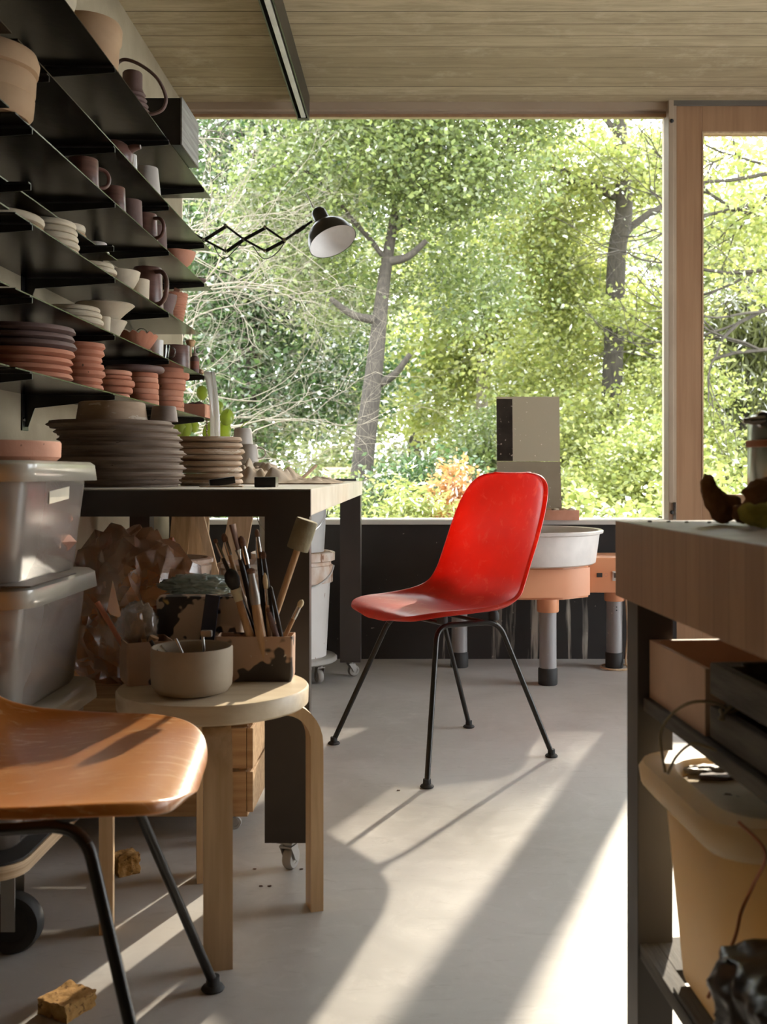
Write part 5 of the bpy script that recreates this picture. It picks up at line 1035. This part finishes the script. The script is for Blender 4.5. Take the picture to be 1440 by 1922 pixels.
# things on the benchtop
BT = 0.762
def rag(name, parts, m, lab, cat, vox=0.003):
    bm = bmesh.new()
    for (c, s, sd, mt_) in parts: blob(bm, c, s, 0.35, 2.0, 3, sd, None, False, None)
    zmin = min(v.co.z for v in bm.verts); x0 = sum(v.co.x for v in bm.verts)/len(bm.verts); y0 = sum(v.co.y for v in bm.verts)/len(bm.verts)
    lift(bm, (-x0, -y0, -zmin)); o = obj(name, bm, m, None, 180); o.location = (x0, y0, BT); md = o.modifiers.new('r', 'REMESH'); md.mode = 'VOXEL'; md.voxel_size = vox; md.use_smooth_shade = True
    tx = bpy.data.textures.new('lumps', 'CLOUDS'); tx.noise_scale = 0.012; d = o.modifiers.new('d', 'DISPLACE'); d.texture = tx; d.strength = 0.005; d.mid_level = 0.5
    tag(o, lab, cat)
rag('brown_sponge', [(W(1328, 918, 1.38), (0.011, 0.014, 0.017), 1, None), (W(1338, 935, 1.38), (0.014, 0.014, 0.016), 2, None), (W(1352, 955, 1.38), (0.016, 0.016, 0.018), 3, None), (W(1368, 948, 1.38), (0.017, 0.014, 0.012), 4, None), (W(1358, 972, 1.38), (0.014, 0.015, 0.009), 5, None), (W(1374, 958, 1.38), (0.013, 0.014, 0.014), 6, None)], M['mitt'], 'fish tail shaped brown sponge on the near bench top', 'sponge')
rag('brown_sponge', [(W(1425, 918, 1.34), (0.020, 0.02, 0.017), 7, None), (W(1440, 912, 1.34), (0.02, 0.02, 0.016), 8, None), (W(1408, 948, 1.34), (0.020, 0.016, 0.012), 9, None), (W(1392, 958, 1.34), (0.012, 0.014, 0.010), 10, None), (W(1430, 955, 1.34), (0.03, 0.02, 0.014), 11, None)], M['mitt'], 'dark brown square topped sponge at the right on the bench top', 'sponge')
rag('yellow_sponge', [(W(1404, 968, 1.27), (0.011, 0.014, 0.013), 12, None), (W(1425, 972, 1.27), (0.020, 0.018, 0.014), 13, None), (W(1445, 970, 1.27), (0.02, 0.018, 0.015), 14, None)], M['yellow_sponge'], 'mustard yellow sponge in front of the brown ones', 'sponge')
t = thing('steel_canister', 'ribbed steel canister with a swivel tap and an orange band on the bench', 'canister', (0.532, 1.462, BT))
bm = bmesh.new(); prof = [(0, 0), (0.058, 0), (0.060, 0.003), (0.060, 0.146), (0.056, 0.151), (0.052, 0.151), (0, 0.149)]; lathe(bm, prof, 72); obj('body', bm, pm('canister_steel', (0.62, 0.66, 0.58), 0.25, 0.85), t)
bm = bmesh.new(); lathe(bm, [(0.0602, 0.104), (0.0618, 0.105), (0.0618, 0.113), (0.0602, 0.114)], 72); obj('band', bm, M['terracotta_pale'], t)
bm = bmesh.new(); q = W(1432, 787, 1.405)-t.location; tube(bm, smooth_path([q, W(1420, 789, 1.40)-t.location, W(1405, 790, 1.40)-t.location, W(1395, 789, 1.40)-t.location]), [0.006]*6+[0.0055]*6+[0.004]*6+[0.003], 12); lathe(bm, [(0, 0), (0.010, 0), (0.012, 0.004), (0.010, 0.010), (0, 0.011)], 24, Matrix.Translation(q+Vector((0.001, 0.008, 0))) @ Matrix.Rotation(PI/2, 4, 'X')); obj('tap', bm, M['steel'], t)
bm = bmesh.new()
for k in range(8):
    a0 = math.radians(207+k*4.4); a1 = math.radians(207+(k+1)*4.4)
    for zz in (0,): 
        vs = [bm.verts.new((0.0607*math.cos(a), 0.0607*math.sin(a), z)) for a, z in ((a0, 0.028), (a1, 0.028), (a1, 0.042), (a0, 0.042))]; bm.faces.new(vs)
lab_ = obj('paper_label', bm, pm('label_paper', (0.78, 0.72, 0.6), 0.6), t)
cu = bpy.data.curves.new('label_text', 'FONT'); cu.body = '-nc ?'; cu.size = 0.0105; cu.extrude = 0.0002; cu.align_x = 'CENTER'
tmp = bpy.data.objects.new('tmp', cu); C.objects.link(tmp); bpy.context.view_layer.update()
me = bpy.data.meshes.new_from_object(tmp.evaluated_get(bpy.context.evaluated_depsgraph_get())); bpy.data.objects.remove(tmp)
a = math.radians(225); R3 = 0.0612
for v in me.vertices:                                     # wrap the letters round the can
    th = a+v.co.x/R3; z = v.co.y+0.031; rr = R3+v.co.z; v.co = (rr*math.cos(th), rr*math.sin(th), z)
tx = bpy.data.objects.new('lettering', me); C.objects.link(tx); tx.parent = lab_; me.materials.clear(); me.materials.append(M['ink'])
# crumbs on the bench and the floor
bm = bmesh.new()
for k in range(9):
    p = BW(0.03+0.025*k+random.uniform(-.01, .01), -0.06-0.012*k-random.uniform(0, .03), BT); blob(bm, (p.x, p.y, BT+0.0013), (0.003, 0.002, 0.0012), 0.4, 3, 2, k, BT)
tag(obj('clay_crumbs', bm, M['ink']), 'scattered dark clay crumbs on the bench top beside the sponges', 'crumbs', None, 'stuff')
bm = bmesh.new()
for k, (x, y) in enumerate(((478, 1632), (490, 1664), (506, 1664), (566, 1632), (748, 1484), (545, 1630))):
    d = EYE*FOC/(y-CY); p = W(x, y, d); blob(bm, (p.x, p.y, 0.0012), (0.004, 0.0025, 0.0014), 0.5, 3, 2, k+9, 0)
tag(obj('floor_crumbs', bm, M['brown_clay']), 'scattered tiny clay crumbs on the concrete floor around the stool', 'crumbs', None, 'stuff')
# ---------------------------------------------------------------- outdoors
GZ = -0.35
M['ground'] = pm('forest_floor', (0.16, 0.17, 0.06), 0.95, 0, (0.1, 0.085, 0.04), 1.5, 0.5, 12)
bm = bmesh.new(); box(bm, -30, 40, FAR+0.26, 60, GZ-0.2, GZ); struct('ground', bm, M['ground'])
M['bark'] = pm('bark', (0.06, 0.05, 0.038), 0.9, 0, (0.028, 0.023, 0.018), 8, 0.8, 30, (6, 6, 1))
M['pale_bark'] = pm('pale_bark', (0.24, 0.21, 0.16), 0.9, 0, (0.15, 0.13, 0.095), 8, 0.4, 30)
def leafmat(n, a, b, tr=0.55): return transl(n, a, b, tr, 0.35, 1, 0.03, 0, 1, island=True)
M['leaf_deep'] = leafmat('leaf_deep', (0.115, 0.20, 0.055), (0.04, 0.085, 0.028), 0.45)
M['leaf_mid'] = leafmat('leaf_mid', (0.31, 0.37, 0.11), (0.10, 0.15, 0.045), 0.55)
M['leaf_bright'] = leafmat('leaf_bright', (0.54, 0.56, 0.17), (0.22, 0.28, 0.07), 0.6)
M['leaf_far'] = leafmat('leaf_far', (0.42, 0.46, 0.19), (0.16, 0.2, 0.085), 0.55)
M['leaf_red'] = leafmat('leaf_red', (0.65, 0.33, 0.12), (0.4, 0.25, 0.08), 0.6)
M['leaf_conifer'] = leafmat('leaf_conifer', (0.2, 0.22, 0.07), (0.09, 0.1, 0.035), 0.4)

def leaves(name, ells, n, L, wr, mat, parent, clump=0.35, seed=0, droop=0.0, shell=0.75, maxz=None):
    """ells: ellipsoids (cx, cy, cz, rx, ry, rz, weight); n leaves of length L"""
    r = np.random.default_rng(seed+100); ws = np.array([e[6] for e in ells], float); ws /= ws.sum(); P = []
    for e, k in zip(ells, r.multinomial(n, ws)):
        if k == 0: continue
        c = np.array(e[:3]); s = np.array(e[3:6]); nc = max(6, int(k/70))
        d = r.normal(size=(nc, 3)); d /= np.linalg.norm(d, axis=1)[:, None]; rad = shell+(1-shell)*r.random(nc)
        mixr = r.random(nc) < 0.25; rad[mixr] *= r.random(mixr.sum())
        cc = c+d*rad[:, None]*s; cs = clump*(0.5+r.random(nc))
        idx = r.integers(0, nc, k); q = r.normal(size=(k, 3)); P.append(cc[idx]+q*cs[idx][:, None]*np.array([1, 1, 0.6]))
    P = np.concatenate(P)
    if maxz is not None: P = P[P[:, 2] < maxz]
    P = P[P[:, 2] > GZ+0.02]; P = P[P[:, 1] > FAR+0.6]; k = len(P)
    d = r.normal(size=(k, 3)); d[:, 2] = d[:, 2]*0.6-droop; d /= np.linalg.norm(d, axis=1)[:, None]
    s = np.cross(d, r.normal(size=(k, 3))); s /= np.linalg.norm(s, axis=1)[:, None]
    l = L*(0.6+0.8*r.random(k))[:, None]; w = l*wr*0.5
    V = np.stack([P, P+d*l*0.45+s*w, P+d*l, P+d*l*0.45-s*w], 1).reshape(-1, 3).astype(np.float32)
    me = bpy.data.meshes.new(name); me.vertices.add(4*k); me.vertices.foreach_set('co', V.ravel()); me.loops.add(4*k)
    me.loops.foreach_set('vertex_index', np.arange(4*k, dtype=np.int32)); me.polygons.add(k)
    me.polygons.foreach_set('loop_start', np.arange(0, 4*k, 4, dtype=np.int32)); me.polygons.foreach_set('loop_total', np.full(k, 4, dtype=np.int32))
    me.update(calc_edges=True); me.materials.append(mat); o = bpy.data.objects.new(name, me); C.objects.link(o)
    if parent: o.parent = parent
    return o
def branchy(bm, p, d, L, r, depth, rg, bend=0.25, split=3, taper=0.62, seg=5, up=0.0):
    pts = [p.copy()]; rs = [r]; n = 5; q = p.copy(); dd = d.normalized(); cand = []
    for i in range(n):
        dd = (dd+Vector((rg.uniform(-1, 1), rg.uniform(-1, 1), rg.uniform(-1, 1)+up))*bend).normalized()
        q = q+dd*(L/n); pts.append(q.copy()); rs.append(r*(1-(1-taper)*(i+1)/n)); cand.append((q.copy(), dd.copy(), rs[-1]))
    tube(bm, pts, rs, seg, False)
    if depth > 0:
        for k in range(split):
            q, dd, rr = cand[rg.randrange(1, n)] if k else cand[-1]
            nd = (dd+Vector((rg.uniform(-1, 1), rg.uniform(-1, 1), rg.uniform(-1, 1)))*0.75).normalized()
            branchy(bm, q, nd, L*rg.uniform(0.55, 0.85), rr*0.72, depth-1, rg, bend, split, taper, seg, up)
def tree(name, lab, cat, base, trunk, ells, n, L, mat, seed, bark='bark', wr=0.55, clump=0.35, limbs=0, group=None, droop=0.0, maxz=None, limb_h=0.45, shell=0.75):
    t = thing(name, lab, cat, (base[0], base[1], GZ), 0, group); o = Vector((base[0], base[1], GZ))
    if trunk:
        bm = bmesh.new(); pts = smooth_path([Vector(p[:3])-o for p in trunk], 5); rr = []
        for i in range(len(pts)):
            f = i/5; a = int(min(f, len(trunk)-1)); b = min(a+1, len(trunk)-1); rr.append(trunk[a][3]*(1-(f-a))+trunk[b][3]*(f-a))
        tube(bm, pts, rr, 14, True); rg = random.Random(seed); m = len(pts)
        obj('trunk', bm, M[bark], t, 60)
        for k in range(limbs):
            i = int(m*(limb_h+(0.98-limb_h)*k/max(1, limbs))); bm = bmesh.new()
            branchy(bm, pts[min(i, m-1)], Vector((rg.choice((-1, 1))*rg.uniform(0.5, 1), rg.uniform(-0.5, 0.6), rg.uniform(0.2, 0.8))), rg.uniform(1.2, 2.0), rr[min(i, m-1)]*0.5, 2, rg, 0.22, 3)
            obj('branch', bm, M[bark], t, 60)
    e2 = [(e[0]-o.x, e[1]-o.y, e[2]-o.z)+tuple(e[3:]) for e in ells]
    if n:
        f = leaves_local('foliage', ells, n, L, wr, mat, t, o, clump, seed, droop, shell, maxz)
    return t
def leaves_local(name, ells, n, L, wr, mat, t, o, clump, seed, droop, shell, maxz):
    f = leaves(name, ells, n, L, wr, mat, t, clump, seed, droop, shell, maxz)
    me = f.data; me.transform(Matrix.Translation(-o)); return f
def E(px, py, d, rx, rz, ry=None, w=1.0):                 # a leafy mass seen around that spot
    p = W(px, py, d); return (p.x, p.y, p.z, rx, ry or rx*0.8, rz, w)

# leaning broadleaf tree with the visible trunk
d = 12.0
tr = [tuple(W(668, 1090, d))+(0.15,), tuple(W(678, 900, d))+(0.135,), tuple(W(702, 700, d))+(0.105,), tuple(W(722, 520, d+0.3))+(0.075,), tuple(W(745, 380, d+0.5))+(0.05,), tuple(W(770, 200, d+0.6))+(0.04,)]
tree('leaning_tree', 'broadleaf tree with a leaning grey trunk left of the window centre', 'tree', W(668, 1090, d), tr,
     [E(600, 250, 12, 1.0, 0.9), E(760, 180, 11.5, 1.1, 0.9), E(900, 280, 12, 0.9, 0.8), E(820, 330, 12, 0.8, 0.6), E(540, 420, 12.5, 0.8, 0.8), E(850, 520, 12.8, 0.8, 0.7, None, 0.6), E(640, 560, 13, 0.6, 0.6, None, 0.5),
      (-0.4, 12, 5.6, 1.3, 1.2, 0.8, 1.2), (1.5, 12, 5.7, 1.0, 1.2, 0.75, 2.0), (2.3, 12.3, 5.9, 0.7, 1.0, 0.6, 1.3)], 80000, 0.068, M['leaf_mid'], 3, 'bark', 0.55, 0.22, 4, limb_h=0.62)  # right crown masses lie above the view, added to shade the shelves
bm = bmesh.new(); rg = random.Random(5)
t = bpy.data.objects['leaning_tree']
for (a, b) in (((712, 720), (770, 665)), ((735, 490), (800, 452)), ((700, 600), (620, 560))):
    bm = bmesh.new(); p = W(a[0], a[1], 12)-t.location; q = W(b[0], b[1], 11.8)-t.location; tube(bm, smooth_path([p, p.lerp(q, 0.5)+Vector((0, 0, -0.06)), q]), [0.055, 0.03], 10); obj('branch', bm, M['bark'], t)
# dark tall tree top left
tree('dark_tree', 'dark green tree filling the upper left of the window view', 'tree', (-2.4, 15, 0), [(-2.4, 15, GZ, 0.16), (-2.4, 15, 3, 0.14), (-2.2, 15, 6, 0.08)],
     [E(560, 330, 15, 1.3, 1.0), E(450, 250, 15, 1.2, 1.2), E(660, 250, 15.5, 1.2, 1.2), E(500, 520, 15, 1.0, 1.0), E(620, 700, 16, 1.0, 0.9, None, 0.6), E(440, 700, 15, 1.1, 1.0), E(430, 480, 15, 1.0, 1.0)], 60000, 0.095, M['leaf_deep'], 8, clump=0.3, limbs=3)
# right trunk tree
d = 14.5
tr = [tuple(W(1130, 1050, d))+(0.15,), tuple(W(1150, 700, d))+(0.14,), tuple(W(1158, 480, d))+(0.13,), tuple(W(1172, 380, d))+(0.12,), tuple(W(1160, 180, d))+(0.08,), tuple(W(1155, 60, d))+(0.05,)]
tree('tall_tree', 'tall slender trunked tree near the right edge of the big window', 'tree', W(1130, 1050, d), tr,
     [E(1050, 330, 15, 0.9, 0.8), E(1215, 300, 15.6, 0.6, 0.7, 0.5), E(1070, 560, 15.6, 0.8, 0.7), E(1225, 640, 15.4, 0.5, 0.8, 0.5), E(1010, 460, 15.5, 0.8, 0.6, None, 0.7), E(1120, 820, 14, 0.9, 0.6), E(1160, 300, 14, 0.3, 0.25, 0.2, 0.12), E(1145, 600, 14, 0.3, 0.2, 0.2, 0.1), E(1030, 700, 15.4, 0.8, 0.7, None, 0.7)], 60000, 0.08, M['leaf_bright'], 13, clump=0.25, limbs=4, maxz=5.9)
tree('slim_tree', 'slim pale trunk standing far off behind the mirror', 'tree', W(905, 1000, 19), [tuple(W(908, 1020, 19))+(0.12,), tuple(W(905, 700, 19))+(0.11,), tuple(W(912, 560, 19))+(0.08,), tuple(W(905, 430, 19))+(0.05,)],
     [E(900, 480, 19, 1.2, 1.1), E(960, 640, 19.5, 1.2, 1.0), E(830, 700, 20, 1.2, 1.2)], 26000, 0.12, M['leaf_bright'], 17, 'pale_bark', clump=0.35, limbs=2)
# far wall of trees
far = [(-9, 27, 'leaf_far', 'hazy far tree furthest to the left'), (-4.5, 30, 'leaf_mid', 'far green tree behind the bare shrub'), (0, 28, 'leaf_far', 'far tree behind the leaning trunk'),
       (4.2, 30, 'leaf_bright', 'pale bright far tree in the middle of the background'), (8.5, 27, 'leaf_far', 'far tree behind the window post'), (12.5, 30, 'leaf_bright', 'bright far tree seen through the glass door')]
for i, (x, y, m, lab) in enumerate(far):
    tree('background_tree', lab, 'tree', (x, y, 0), [(x, y, GZ, 0.25), (x+0.2, y, 5, 0.2), (x, y, 9, 0.1)],
         [(x+dx, y+dy, z, 2.0, 1.5, 1.7, 1) for dx, dy, z in ((-1.4, 0, 1.6), (1.5, 1, 1.8), (-1.2, 0.5, 4.2), (1.4, 0, 4.4), (0, 1, 6.6), (-1.5, 1, 7.6), (1.6, 1.5, 7.2))], 24000 if x < 10 else 16000, 0.19, M[m], 30+i, clump=0.5, group='trees in the far background', maxz=9.6 if x < 6 else 8.2)
# middle distance
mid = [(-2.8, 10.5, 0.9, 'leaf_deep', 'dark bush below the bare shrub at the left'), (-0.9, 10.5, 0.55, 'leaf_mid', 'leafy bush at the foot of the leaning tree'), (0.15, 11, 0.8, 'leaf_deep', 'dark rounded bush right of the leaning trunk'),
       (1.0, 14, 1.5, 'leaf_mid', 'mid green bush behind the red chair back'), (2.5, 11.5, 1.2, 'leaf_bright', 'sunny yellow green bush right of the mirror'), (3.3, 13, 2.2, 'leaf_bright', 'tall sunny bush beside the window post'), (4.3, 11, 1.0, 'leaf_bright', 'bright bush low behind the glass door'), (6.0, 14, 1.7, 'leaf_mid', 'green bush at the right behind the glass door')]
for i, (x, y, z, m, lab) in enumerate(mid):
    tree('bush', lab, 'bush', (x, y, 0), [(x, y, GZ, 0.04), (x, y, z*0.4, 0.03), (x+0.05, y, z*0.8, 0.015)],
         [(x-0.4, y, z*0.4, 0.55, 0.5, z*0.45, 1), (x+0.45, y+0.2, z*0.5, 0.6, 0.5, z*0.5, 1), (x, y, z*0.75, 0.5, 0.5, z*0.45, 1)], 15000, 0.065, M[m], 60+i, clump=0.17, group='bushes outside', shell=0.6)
tree('fern_bush', 'feathery light green bush just outside below the window centre', 'bush', (-0.35, 8.2, 0), [(-0.35, 8.2, GZ, 0.02), (-0.35, 8.2, 0.3, 0.01)], [(-0.5, 8.2, 0.1, 0.6, 0.4, 0.5, 1), (0.1, 8.3, 0.25, 0.4, 0.4, 0.45, 1), (-0.05, 8.4, 0.45, 0.2, 0.3, 0.35, .5)], 11000, 0.06, M['leaf_bright'], 80, clump=0.1, wr=0.3, shell=0.5)
tree('red_bush', 'small reddish autumn bush below the window left of the red chair', 'bush', (0.37, 8.6, 0), [(0.37, 8.6, GZ, 0.02), (0.37, 8.6, 0.5, 0.01)], [(0.37, 8.6, 0.45, 0.18, 0.25, 0.5, 1)], 3600, 0.05, M['leaf_red'], 82, clump=0.09, shell=0.4)
tree('near_hedge', 'sunlit leafy hedge close outside right of the mirror', 'hedge', (1.9, 8.0, 0), [(1.9, 8, GZ, 0.03), (1.9, 8, 0.5, 0.015)], [(1.4, 8, 0.2, 0.5, 0.4, 0.55, 1), (2.1, 8.1, 0.3, 0.5, 0.4, 0.6, 1), (2.9, 8, 0.25, 0.6, 0.4, 0.6, 1), (3.6, 8, 0.3, 0.5, 0.4, 0.6, .8)], 17000, 0.065, M['leaf_bright'], 84, clump=0.13, shell=0.5)
# grass tufts
o = leaves('meadow_grass', [(1.0, 9.5, GZ+0.1, 6.0, 3.5, 0.12, 1)], 16000, 0.13, 0.12, M['leaf_bright'], None, 0.3, 90, -1.2, 0.0); tag(o, 'tall grass and weeds on the ground outside the window', 'grass', None, 'stuff')
# bare pale shrub at the left
t = thing('bare_shrub', 'tangle of bare pale branches outside at the left of the window', 'shrub', (-2.3, 7.4, GZ)); rg = random.Random(21); o0 = t.location
for k in range(30):
    bm = bmesh.new(); px = rg.uniform(330, 520); py = rg.uniform(330, 900); p = W(px, py, rg.uniform(6.9, 8.0))-o0
    s = Vector((rg.uniform(-0.3, 0.1)-1.1, rg.uniform(-0.2, 0.2), rg.uniform(0, 0.3)))
    branchy(bm, p+Vector((-0.5, 0, -0.3)), Vector((1.0, rg.uniform(-0.3, 0.3), rg.uniform(-0.1, 1.0))), rg.uniform(0.5, 0.85), 0.0075, 4, rg, 0.38, 3, 0.6, 4, 0.02)
    obj('branch', bm, M['pale_bark'], t, 60)
bm = bmesh.new(); tube(bm, smooth_path([(0, 0, 0), (0.05, 0, 1.2), (-0.05, 0.1, 2.4), (0.1, 0, 3.6)]), [0.05]*5+[0.04]*5+[0.03]*5+[0.02], 10); obj('trunk', bm, M['pale_bark'], t)
# tree seen through the door: bare boughs against the bright sky, and a drooping conifer
t = thing('bare_tree', 'tree with thin dark boughs against white sky behind the glass door', 'tree', (5.2, 13, GZ)); rg = random.Random(31)
bm = bmesh.new(); tube(bm, smooth_path([(0, 0, 0), (0.1, 0, 2.2), (0, 0, 4.4), (0.2, 0, 6.0)]), [0.12]*5+[0.10]*5+[0.07]*5+[0.04], 12); obj('trunk', bm, M['bark'], t)
for k in range(7):
    bm = bmesh.new(); branchy(bm, Vector((0.0, 0, 2.9+k*0.42)), Vector((-1, rg.uniform(-0.3, 0.3), rg.uniform(-0.3, 0.5))), 1.6, 0.035, 3, rg, 0.25, 3, 0.6, 5); obj('branch', bm, M['bark'], t)
f = leaves('foliage', [(4.1, 13.4, 4.6, 1.0, 0.8, 0.9, 1), (4.6, 13, 3.6, 1.2, 0.8, 0.6, 1)], 5500, 0.09, 0.55, M['leaf_bright'], t, 0.3, 71); f.data.transform(Matrix.Translation(-t.location))
tree('drooping_conifer', 'conifer with hanging dark sprays behind the glass door', 'tree', (4.9, 15.5, 0), [(4.9, 15.5, GZ, 0.12), (4.9, 15.5, 2.5, 0.09), (4.9, 15.5, 4.2, 0.04)], [(4.6, 15.5, 2.2, 0.9, 0.7, 0.5, 1), (5.0, 15.5, 1.2, 1.1, 0.7, 0.4, 1), (5.2, 15.3, 3.1, 0.8, 0.6, 0.4, 1)], 12000, 0.22, M['leaf_conifer'], 73, clump=0.2, droop=1.6, wr=0.18)
# stacked timber
t = thing('timber_pile', 'small pile of yellow planks among the bushes outside', 'timber', (-0.95, 13.6, GZ))
for k in range(9):
    bm = bmesh.new(); box(bm, -0.22, 0.22, -0.3, 0.3, 0.9+k*0.04, 0.935+k*0.04); obj('plank', bm, M['pale_wood'], t, 0)
bm = bmesh.new(); box(bm, -0.2, -0.1, -0.3, 0.3, 0, 0.9); box(bm, 0.1, 0.2, -0.3, 0.3, 0, 0.9); obj('bearer', bm, M['bark'], t, 0)
